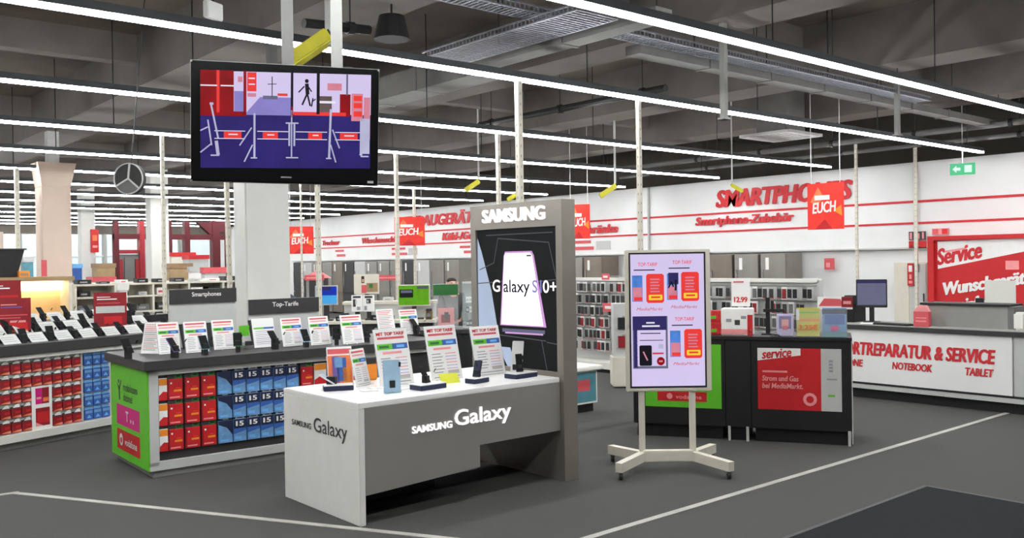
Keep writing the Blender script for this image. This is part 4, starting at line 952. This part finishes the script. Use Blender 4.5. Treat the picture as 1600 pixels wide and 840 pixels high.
# ================================================================== ACCESSORY RACKS
KINDS = [('paper','black','light_grey'),('light_grey','charcoal','rose'),('light_grey','black','paper'),('grey','text_dark','pink'),('paper','mid_grey','light_grey'),('light_grey','charcoal','pink'),('paper','red_deep','rose'),('grey','black','paper')]
def rack(Y0, Y1, rows, pitch, label, gl, z0, zstep, plast=KINDS):
    W = Y0 - Y1
    t = thing('accessory_rack', label, 'rack', (10.5, Y0, 0), R(-90))
    MB().box(0, .02, .16, W, .05, 1.45, 'light_grey').build('back_board', t); MB().box(0, -.3, .06, W, .3, .16, 'white').build('base_shelf', t); MB().box(.03, -.25, 0, W-.03, .28, .06, 'black').build('plinth', t)
    MB().box(0, -.02, 1.42, W, .06, 1.47, 'white').build('top_rail', t)
    for x in (0, W): MB().box(x-.02, -.02, .16, x+.02, .06, 1.45, 'light_grey').build('upright', t)
    n = int((W - .06) / pitch)
    for r in range(rows):
        for c in range(n):
            if random.random() < .06: continue
            pack(random.choice(plast), .085, .165, t, .06 + pitch*(c + .5), -.12 + random.uniform(-.05, .05), z0 - zstep*r, 'accessory blister pack, %s row, %s column, %s' % (ORD[r], ORD[c], gl), 'accessory packs on ' + gl, name='accessory_pack')
    for r in range(rows):
        MB().box(0, .0, z0 - zstep*r + .17, W, .02, z0 - zstep*r + .185, 'grey').build('hook_rail', t)
    return t
rack(8.05, 6.26, 4, .09, 'white accessory rack behind the black counter', 'rack behind black counter', 1.2, .195)
rack(11.0, 9.35, 6, .095, 'white accessory rack seen right of the display tower', 'rack beside display tower', 1.24, .185)
for k, (px, py, s_) in enumerate(((946, 432, .16), (950, 480, .22))):
    p = at(px, py, X=10.15); t = thing('rack_price_card', '%s red price card on the rack beside display tower' % ['upper','lower'][k], 'price card', (10.15, p.y, p.z), R(-90))
    MB().box(-s_/2, 0, -s_*.3, s_/2, .006, s_*.3, 'rose').rect(-s_*.3,-s_*.1,s_*.3,s_*.1,'paper',1).build('card', t); MB().box(-.01, .006, -.01, .01, .36, .01, 'grey').build('hook_arm', t)
p = at(972, 606, Z=0); t = thing('white_plinth', 'cream display plinth half hidden by the portrait screen', 'plinth', (p.x, p.y, 0), R(-40))
MB().box(-.12, 0, .02, .2, .35, .42, 'cream').build('box_body', t, bevel=.006); MB().box(-.1, .02, 0, .18, .33, .02, 'charcoal').build('foot', t); MB().box(-.1, .05, .42, .18, .3, 1.15, 'light_grey').build('upright_board', t)
for k, z in enumerate((.55, .8)):
    q0 = Matrix.Translation((p.x, p.y, 0)) @ Matrix.Rotation(R(-40), 4, 'Z') @ Vector((.04, .035, z))
    tt = thing('boxed_item', '%s dark boxed item hanging on the cream plinth' % ['lower','upper'][k], 'pack', q0, R(-40)); MB().box(-.08,-.02,0,.08,.01,.16,'red_deep' if k == 0 else 'black').build('card', tt); MB().box(-.02,-.022,.16,.02,.01,.18,'grey').build('hanger_tab', tt)
# small promo kiosk beside the tower
p = at(905, 646, Z=0); t = thing('promo_kiosk', 'small promo kiosk with teal print right of the tower', 'kiosk', (p.x, p.y, 0), R(0))
MB().box(-.15, 0, .1, .3, .4, .48, 'white').build('body', t); MB().rect(-.13,.12,.28,.46,'teal',1).rect(-.02,.25,.18,.38,'rose',2).build('print', t); MB().box(-.2,-.05,.48,.36,.45,.53,'white').build('table_top', t, bevel=.01); MB().box(-.12,.04,0,.27,.36,.1,'black').build('plinth', t)
MB().box(-.15, .3, .53, .27, .33, 1.08, 'cream').rect(-.11,.58,.23,1.03,'mid_grey',1,.3).build('upright_frame', t)

# ================================================================== MID BACKGROUND
p = at(700, 512, Z=.95)
t = thing('rounded_counter', 'black counter with a rounded end behind the phone table', 'counter', (p.x, p.y, 0), R(-35))
pts = [(-.9,-.3),(.15,-.3)] + [(.15+.3*math.cos(R(a)), .3*math.sin(R(a))) for a in (-70,-45,-20,0,20,45,70)] + [(.15,.3),(-.9,.3)]
MB().prism([(x, y, .9) for x, y in pts], (0, 0, .05), 'charcoal').build('counter_top', t); MB().prism([(x*.94, y*.92, .08) for x, y in pts], (0, 0, .82), 'black').build('body', t); MB().prism([(x*.88, y*.8, 0) for x, y in pts], (0, 0, .08), 'charcoal').build('plinth', t)
CM = Matrix.Translation(t.location) @ Matrix.Rotation(R(-35), 4, 'Z')
t = thing('rotating_display', 'card display with a green header on the rounded counter', 'display', CM @ Vector((-.02, .05, .95)), R(-38))
MB().box(-.15, 0, 0, .15, .1, .54, 'clear').build('case', t); MB().box(-.15, -.01, .40, .15, .1, .53, 'green_dark').build('header', t); MB().box(-.1, .01, .0, .1, .06, .24, 'pink').rect(-.06,.06,.05,.16,'red_deep',1,.01).rect(-.02,.1,.03,.19,'text_dark',2,.01).build('card_stock', t)
t = thing('acrylic_cabinet', 'clear acrylic cabinet of small goods next to the tower', 'display cabinet', CM @ Vector((.28, -.02, .95)), R(-38))
MB().box(-.1, -.06, 0, .1, .1, .02, 'light_grey').box(-.1,-.06,.54,.1,.1,.56,'light_grey').build('frame', t); MB().box(-.1, -.06, .02, .1, .1, .54, 'glass').build('glazing', t)
for i in range(3): MB().box(-.09, -.05, .12*i+.06, .09, .08, .12*i+.065, 'clear').build('shelf', t)
for i in range(9):
    q0 = CM @ Vector((.28, -.02, .95)) + Vector(((-.06 + .06*(i % 3))*.8, (-.0)*.8, .021 if i < 3 else .066 + .12*(i//3)-.12 + .12))
    tt = thing('small_box', 'small goods box, %s inside the clear acrylic cabinet' % ORD[i], 'box', q0, R(-38), 'goods in the acrylic cabinet'); MB().box(-.02,-.02,0,.02,.02,.07,random.choice(['red_deep','paper','charcoal','rose'])).build('carton', tt); MB().rect(-.015,.02,.015,.05,'light_grey',1,-.02).build('print', tt)

def screen_stand(name, label, px0, py0, px1, py1, D, mats, base=0.0, rz=-38, frame='light_grey', cat='screen', ly=None):
    a = at(px0, py1, D=D); c_ = at(px1, py0, D=D); w = (px1 - px0) / FPX * D; h = (py1 - py0) / FPX * D; m_ = (a + c_) / 2
    if ly is not None:
        lp = GM.inverted() @ m_; m2 = GM @ Vector((lp.x, ly, 0)); m_ = Vector((m2.x, m2.y, m_.z)); base = gz - .24
    t = thing(name, label, cat, (m_.x, m_.y, base), R(rz)); zb = m_.z - h/2 - base
    MB().box(-w/2, 0, zb, w/2, .04, zb+h, frame).build('casing', t, bevel=.004)
    b = MB()
    for (u0, v0, u1, v1, mm, l) in mats: b.rect(-w/2+u0*w, zb+v0*h, -w/2+u1*w, zb+v1*h, mm, l)
    b.build('screen' if cat in ('screen','laptop') else 'print', t)
    MB().box(-.03, .04, 0, .03, .06, zb+h*.5, 'charcoal').box(-w*.3, -.05, 0, w*.3, .07, .02, 'charcoal').build('stand', t)
    return t
# low white shelf gondola carrying screens
p = at(575, 470, D=12.0)
gz = at(575, 472, D=12.0).z
t = thing('low_gondola', 'low cream gondola carrying screens and framed pictures', 'shelf', (p.x, p.y, 0), R(-38))
MB().box(-1.2, 0, 0, .85, .5, gz-.28, 'charcoal').build('body', t); MB().box(-1.25, -.06, gz-.28, .9, .52, gz-.24, 'cream').build('shelf_board', t); MB().box(-.35, .25, gz-.24, .88, .5, gz-.04, 'light_grey').build('rear_block', t); MB().box(-.37,.23,gz-.04,.9,.52,gz,'cream').build('upper_board', t)
GM = Matrix.Translation(t.location) @ Matrix.Rotation(R(-38), 4, 'Z')
screen_stand('television', 'small television showing a green picture, white frame', 613, 447, 667, 483, 11.3, [(.03,.05,.97,.96,'s_green',1),(.06,.4,.48,.78,'s_dark',2),(.1,.62,.45,.74,'s_slate',3),(.6,.8,.95,.93,'s_line',2)], 0, ly=.1, frame='cream')
screen_stand('laptop_screen', 'small screen showing a blue picture right of the column', 491, 446, 526, 477, 12.0, [(.04,.06,.96,.95,'s_sky',1),(.04,.5,.96,.95,'s_deep',2),(.3,.75,.7,.95,'s_navy',3)], 0, ly=.1, frame='light_grey')
screen_stand('framed_picture', 'left one of two white framed pictures of dark curved shapes', 541, 463, 559, 490, 11.6, [(.06,.05,.94,.95,'paper',1),(.15,.82,.85,.95,'text_dark',2),(.15,.3,.4,.75,'text_dark',2),(.35,.45,.5,.7,'light_grey',3),(.5,.1,.8,.3,'text_grey',2)], 0, ly=.1, frame='paper', cat='picture')
screen_stand('framed_picture', 'right one of two white framed pictures of dark curved shapes', 560, 463, 578, 490, 11.6, [(.06,.05,.94,.95,'paper',1),(.15,.82,.85,.95,'text_dark',2),(.3,.5,.7,.78,'text_dark',2),(.35,.55,.5,.7,'light_grey',3),(.1,.1,.35,.35,'text_grey',2)], 0, ly=.1, frame='paper', cat='picture')
screen_stand('portrait_poster', 'cream poster with a dark haired portrait and colourful food', 553, 428, 592, 459, 13.2, [(.02,.02,.98,.98,'cream',1),(.3,.55,.42,.9,'hair',2),(.33,.6,.4,.75,'skin',3),(.3,.05,.5,.45,'rose',2),(.5,.1,.95,.55,'wood_tan',2),(.6,.3,.75,.5,'green_dark',3)], 0, frame='cream', cat='poster')
for k, (px0, py0, px1, py1, D, lb) in enumerate(((582,430,626,438,14.5,'long red shelf sign below the refrigerators, right one'), (476,432,506,438,14.5,'long red shelf sign beside the white column'))):
    a = at(px0, py1, D=D); w = (px1-px0)/FPX*D; t = thing('shelf_sign', lb, 'sign', (a.x, a.y, 0), R(-38))
    MB().box(0, 0, a.z, w, .02, a.z+.085, 'rose').rect(.03,a.z+.03,w-.03,a.z+.05,'pink',1).build('sign_strip', t); MB().box(.02,.02,0,.06,.05,a.z+.05,'grey').box(w-.06,.02,0,w-.02,.05,a.z+.05,'grey').build('stand', t)
a = at(484, 430, D=15.5); t = thing('pink_hat_display', 'pink peaked display behind the thin red shelf sign', 'display', (a.x, a.y, 0), R(-38))
MB().prism([(-.12,0,a.z-.05),(.35,0,a.z-.05),(.12,0,a.z+.1)], (0,.1,0), 'pink').build('peak', t); MB().box(-.1,0,0,.3,.1,a.z-.05,'charcoal').build('pedestal', t)
for k, (px, py, w, h, m) in enumerate(((531,466,.12,.06,'black'),(536,478,.1,.1,'blue_navy'),(588,476,.2,.07,'black'),(606,470,.12,.06,'charcoal'),(602,455,.14,.05,'light_grey'),(671,480,.1,.12,'wood_tan'),(680,472,.08,.14,'charcoal'))):
    p = at(px, py, D=11.9); zl = gz if py < 470 else gz - .24
    q0 = at(px, 470, D=11.95 if py < 470 else 11.8); lx = (GM.inverted() @ q0).x
    q0 = GM @ Vector((max(-1.1, min(lx, .8)), .33 if py < 470 and lx > -.3 else -.03, 0)); zl = gz if (py < 470 and lx > -.3) else gz - .24
    t = thing('electronic_device', '%s small device from the left on the low cream gondola' % ORD[k], 'device', (q0.x, q0.y, zl), R(-38), 'devices on the low gondola')
    MB().box(-w/2, 0, 0, w/2, .1, h, m).build('casing', t, bevel=.006); MB().rect(-w*.3,h*.3,w*.2,h*.6,'text_grey',1).build('front_print', t)

# ---- two shoppers far back
def person(name, label, base, rz, joints, mats, hair=True):
    """skin-modifier body; joints: dict name -> (pos, radius); edges follow the skeleton"""
    t = thing(name, label, 'person', base, rz)
    def skin(nm, names, edges, m, grow, par):
        idx = {n: i for i, n in enumerate(names)}
        me = bpy.data.meshes.new(nm); me.from_pydata([joints[n][0] for n in names], [(idx[a], idx[b_]) for a, b_ in edges], []); me.materials.append(MATS[m])
        o = link(nm, me, par); md = o.modifiers.new('skin', 'SKIN'); md.use_smooth_shade = True
        for i, n in enumerate(names):
            r = joints[n][1] * grow; me.skin_vertices[0].data[i].radius = (r, r)
        me.skin_vertices[0].data[0].use_root = True
        s = o.modifiers.new('sub', 'SUBSURF'); s.levels = 1; s.render_levels = 2
        return o
    allj = ['pelvis','waist','chest','neck','head','crown','lsho','lelb','lwri','lhand','rsho','relb','rwri','rhand','lhip','lknee','lank','ltoe','rhip','rknee','rank','rtoe']
    ed = [('pelvis','waist'),('waist','chest'),('chest','neck'),('neck','head'),('head','crown'),('chest','lsho'),('lsho','lelb'),('lelb','lwri'),('lwri','lhand'),('chest','rsho'),('rsho','relb'),('relb','rwri'),('rwri','rhand'),('pelvis','lhip'),('lhip','lknee'),('lknee','lank'),('lank','ltoe'),('pelvis','rhip'),('rhip','rknee'),('rknee','rank'),('rank','rtoe')]
    b = skin('body', allj, ed, 'skin', .9, t)
    skin('jacket', ['pelvis','waist','chest','lsho','lelb','lwri','rsho','relb','rwri'], [('pelvis','waist'),('waist','chest'),('chest','lsho'),('lsho','lelb'),('lelb','lwri'),('chest','rsho'),('rsho','relb'),('relb','rwri')], mats[0], 1.25, t)
    skin('trousers', ['pelvis','lhip','lknee','lank','rhip','rknee','rank'], [('pelvis','lhip'),('lhip','lknee'),('lknee','lank'),('pelvis','rhip'),('rhip','rknee'),('rknee','rank')], mats[1], 1.22, t)
    skin('hair', ['head','crown'], [('head','crown')], 'hair', 1.12, t).location = (0, .025, .035)
    h = Vector(joints['head'][0]); c_ = Vector(joints['crown'][0]); f = MB()
    m_ = (h + c_) / 2; up = (c_ - h).normalized(); fw = Vector((0, -1, 0)); fw = (fw - up * fw.dot(up)).normalized(); sd = up.cross(fw)
    for s_ in (-1, 1):
        e = m_ + fw*.085 + sd*.032*s_; f.cbox(e, (.022, .012, .01), 'text_dark')
        f.cbox(m_ + sd*.085*s_ - up*.01, (.02, .03, .05), 'skin')
    f.cbox(m_ + fw*.1 - up*.03, (.022, .03, .04), 'skin').cbox(m_ + fw*.085 - up*.065, (.045, .012, .01), 'rose'); f.build('face', t)
    return t
J = {'pelvis':((0,0,.95),.13),'waist':((0,0,1.1),.125),'chest':((0,0,1.33),.14),'neck':((0,0,1.48),.055),'head':((0,-.01,1.56),.085),'crown':((0,-.01,1.67),.085),
     'lsho':((.17,0,1.4),.06),'lelb':((.23,0,1.12),.045),'lwri':((.2,-.14,.93),.033),'lhand':((.19,-.2,.87),.035),'rsho':((-.17,0,1.4),.06),'relb':((-.23,0,1.12),.045),'rwri':((-.2,-.14,.93),.033),'rhand':((-.19,-.2,.87),.035),
     'lhip':((.09,0,.88),.09),'lknee':((.1,-.01,.5),.06),'lank':((.1,.02,.09),.042),'ltoe':((.1,-.12,.035),.035),'rhip':((-.09,0,.88),.09),'rknee':((-.1,-.01,.5),.06),'rank':((-.1,.02,.09),.042),'rtoe':((-.1,-.12,.035),.035)}
p = at(706, 441, D=13.6); hz = p.z
person('person', 'person with dark hair standing behind the rounded counter', (p.x, p.y, hz - 1.62 if hz > 1.62 else 0), R(-20), J if hz > 1.62 else {k: (Vector(v[0]) * (hz/1.62), v[1]*(hz/1.62)) for k, v in J.items()}, ('charcoal', 'trousers'))
J2 = dict(J); 
J2.update({'waist':((-.08,-.02,1.08),.125),'chest':((-.3,-.05,1.27),.14),'neck':((-.46,-.08,1.34),.055),'head':((-.54,-.1,1.36),.085),'crown':((-.65,-.12,1.38),.085),'lsho':((-.26,.12,1.3),.06),'lelb':((-.34,.2,1.05),.045),'lwri':((-.5,.18,.95),.033),'lhand':((-.57,.17,.93),.035),'rsho':((-.26,-.22,1.3),.06),'relb':((-.34,-.28,1.05),.045),'rwri':((-.5,-.25,.95),.033),'rhand':((-.57,-.24,.93),.035)})
p = at(468, 446, D=13.6)
person('person', 'person in dark blue jacket bending down beside the white column', (p.x, p.y, 0), R(-38), J2, ('jacket', 'trousers'))

# ================================================================== FAR LEFT: SHELVES, KIOSK, ENTRANCE
Yb = 15.0
x0 = at(118, 450, Y=Yb).x; x1 = at(400, 450, Y=Yb).x
z1 = at(240, 441, Y=Yb).z; z2 = at(240, 460, Y=Yb).z
t = thing('electronics_shelf', 'long cream shelf unit with dark devices behind the counters', 'shelf', (x0, Yb, 0))
Wd = x1 - x0
MB().box(0, .42, 0, Wd, .46, z1+.02, 'cream').build('back_board', t)
for z in (z1, z2, z2-.25): MB().box(0, 0, z-.03, Wd, .42, z, 'cream').build('shelf_board', t)
for k in range(6): MB().box(k*Wd/5-.015, -.005, 0, k*Wd/5+.015, .42, z1, 'cream').build('upright', t)
MB().box(.02, .05, 0, Wd-.02, .42, z2-.3, 'charcoal').build('base_body', t)
for lv, (zz, nm) in enumerate(((z2, 'middle'), (z1, 'top'), (z2-.25, 'lower'))):
    for k in range(10):
        w = random.uniform(.12, .22); h = random.uniform(.05, .11) if lv == 0 else (random.uniform(.03, .075) if lv == 1 else random.uniform(.06, .14)); m = random.choice(['black','black','charcoal','paper','mid_grey','light_grey'])
        tt = thing('boxed_device', 'small device on the cream shelf unit, %s board, %s from left' % (nm, ORD[k]), 'device', (x0 + (k + .5)*Wd/10, Yb + .05, zz), R(random.uniform(-4, 4)), 'devices on the cream shelf unit')
        MB().box(-w/2, 0, 0, w/2, .25, h, m).build('casing', tt, bevel=.004); MB().rect(-w*.35,h*.3,w*.2,h*.6,'text_grey' if m != 'paper' else 'rose',1).build('front_print', tt)
# warm lit kiosk
Yk = 14.2
xa = at(-40, 470, Y=Yk).x; xb = at(113, 470, Y=Yk).x; zt = at(80, 432, Y=Yk).z
t = thing('lit_kiosk', 'cream kiosk with warm lit shelf at the left edge', 'kiosk', (xa, Yk, 0))
w = xb - xa
MB().box(-.03, -.03, zt-.06, w+.03, .6, zt, 'wood_tan').build('top_board', t); MB().box(0, .5, 0, w, .56, zt-.06, 'warm_board').build('back_board', t)
MB().box(w-.04, 0, 0, w, .5, zt-.06, 'cream').build('side_panel', t); MB().box(0, 0, 0, w-.04, .5, .62, 'warm_board').build('lower_body', t)
MB().box(.02, .40, zt-.20, w-.05, .499, zt-.07, 'lit_panel_warm').build('light_panel', t)
xh = at(39, 400, Y=14.4).x; za = at(20, 388, Y=14.4).z; zb = at(20, 438, Y=14.4).z
t = thing('black_hood', 'black slanted hood hanging above the warm lit kiosk', 'hood', (xh, 14.4, zb))
MB().prism([(-1.2,0,0),(-.12,0,0),(0,0,za-zb),(-1.2,0,za-zb)], (0,.5,0), 'black').build('hood_body', t); MB().box(-1.2,-.02,za-zb-.02,.02,.52,za-zb,'charcoal').build('rim', t)
MB().rect(-.62,.08,-.4,.3,'tan_floor',1).rect(-.38,.06,-.34,.32,'charcoal',1).build('glazed_front', t); MB().box(-.7,.2,za-zb,-.6,.3,4.9-zb,'charcoal').build('hanger', t)
t = thing('wood_sign', 'cream board rising behind the black hood', 'board', (xh-.15, 15.0, 0)); zz = at(15, 362, Y=15.0).z
MB().box(-1.0, 0, 0, 0, .06, zz, 'column_warm_lit').build('board', t); MB().box(-1.0,-.02,0,0,.08,.1,'mid_grey').build('plinth', t)
t = thing('orange_item', 'orange box on top of the warm lit kiosk', 'box', (at(41, 430, Y=Yk).x, Yk+.1, at(80, 432, Y=Yk).z)); MB().box(-.07, 0, 0, .07, .15, .09, 'orange').build('carton', t, bevel=.006); MB().rect(-.05,.02,.05,.06,'wood_tan',1).build('print', t)
# red entrance structure
Ye = 29.0
def ex(px): return at(px, 420, Y=Ye).x
def ez(px, py): return at(px, py, Y=Ye).z
t = thing('entrance_frame', 'red steel entrance frame, coloured darker for backlight, far at the left back', 'entrance frame', (ex(180), Ye, 0))
o0 = ex(180)
for a, c_, yt, m in ((180,187,345,'red_backlit'),(219,227,345,'red_deep'),(266,270,345,'red_backlit'),(290,298,345,'red_backlit'),(333,345,345,'red_backlit'),(356,362,345,'red_backlit')):
    MB().box(ex(a)-o0, 0, 0, ex(c_)-o0, .25, ez(a, yt), m).build('post', t)
for a, c_, y0_, y1_, m in ((180,235,365,373,'red_backlit'),(266,360,366,374,'red_backlit'),(345,362,345,362,'red_backlit')):
    MB().box(ex(a)-o0, .02, ez(a, y1_), ex(c_)-o0, .2, ez(a, y0_), m).build('beam', t)
MB().prism([(ex(310)-o0, .02, ez(310,347)), (ex(345)-o0, .02, ez(345,347)), (ex(345)-o0,.02,ez(345,366)), (ex(330)-o0,.02,ez(330,366))], (0,.2,0), 'red_backlit').build('gusset', t)
MB().box(ex(187)-o0, .1, 0, ex(219)-o0, .15, ez(200, 397), 'mid_grey').build('door_panel', t); MB().box(ex(187)-o0, .05, ez(200,396), ex(219)-o0, .2, ez(200, 390), 'red_deep').build('lintel', t)
MB().box(ex(196)-o0, .05, 0, ex(211)-o0, .1, ez(200, 402), 'mid_grey').build('glass_door', t); MB().box(ex(187)-o0, .04, 0, ex(193)-o0, .1, ez(190, 405), 'red_deep').build('side_sign', t); MB().box(ex(213)-o0, .04, 0, ex(219)-o0, .1, ez(190, 405), 'red_deep').build('side_sign', t)
def far_block(name, label, cat, px0, py0, px1, py1, Y, m, m2, d=.5, base=True):
    a = at(px0, py1, Y=Y); c_ = at(px1, py0, Y=Y); w = c_.x - a.x; h = c_.z
    t = thing(name, label, cat, (a.x, Y, 0)); MB().box(0, 0, 0, w, d, h, m).build('body', t, bevel=.01); MB().box(-.02, -.02, h-.12, w+.02, d, h, m2).build('top_band', t); return t
far_block('red_checkout_sign', 'red and white checkout header behind the third column', 'checkout', 268, 394, 305, 440, 27.0, 'cream', 'red')
far_block('tan_cabinet', 'tan cabinet behind the cream shelf unit', 'cabinet', 266, 411, 300, 440, 22.0, 'wood_tan', 'tan_floor')
far_block('striped_checkout', 'checkout with a red striped canopy by the entrance', 'checkout', 296, 398, 326, 440, 26.0, 'light_grey', 'red')
far_block('white_poster_stand', 'white poster stand with a dark figure near the entrance', 'poster stand', 297, 416, 319, 440, 20.0, 'paper', 'light_grey', .1)
far_block('red_sign_stand', 'bright red sign stand left of the big white column', 'sign stand', 320, 417, 353, 445, 18.5, 'light_grey', 'rose', .2)
far_block('blue_box_stack', 'blue stack beside the pinkish column', 'box', 115, 412, 128, 440, 28.0, 'blue', 'blue_light')
far_block('tan_shrub_display', 'tan basket display left of the red entrance', 'display', 152, 411, 180, 440, 27.0, 'wood_tan', 'tan_floor')
far_block('pink_goods_table', 'pink goods table in front of the entrance', 'table', 147, 432, 180, 445, 20.0, 'pink', 'rose')
far_block('white_card_holder', 'white card holder above the red poster with strip', 'card holder', 186, 441, 199, 462, 14.5, 'paper', 'white', .1)
far_block('glass_counter', 'pale glass counter left of the pinkish column', 'counter', 38, 403, 52, 440, 30.0, 'teal', 'light_grey')
t = thing('column_sign', 'red vertical sign on the distant grey column', 'sign', (at(143, 400, Y=29.9).x, 29.9, at(143, 394, Y=29.9).z)); h = at(143, 358, Y=29.9).z - t.location.z
MB().box(0, 0, 0, .22, .08, h, 'red').build('plate', t); MB().rect(.04,h*.5,.18,h*.75,'orange_warm',1).rect(.04,h*.2,.18,h*.3,'pink',1).build('print', t)
t = thing('pink_pillar_sign', 'slim pink-red sign before the pinkish column', 'sign', (at(66, 440, Y=17.2).x, 17.2, 0)); zz = at(66, 406, Y=17.2).z
MB().box(0, 0, 0, .08, .05, zz, 'rose').build('plate', t); MB().box(-.05,-.05,0,.13,.1,.03,'mid_grey').build('foot', t)

# ================================================================== DARK FLOOR MAT
t = thing('floor_mat', 'large dark entrance mat in the bottom right corner', 'mat', (3.4, .4, 0))
MB().box(0, 0, 0, 3.38, 2.77, .012, 'mat_dark').build('pile', t); MB().box(0, 2.77, 0, 3.4, 2.8, .014, 'charcoal').box(3.38, 0, 0, 3.41, 2.8, .014, 'charcoal').build('border', t)
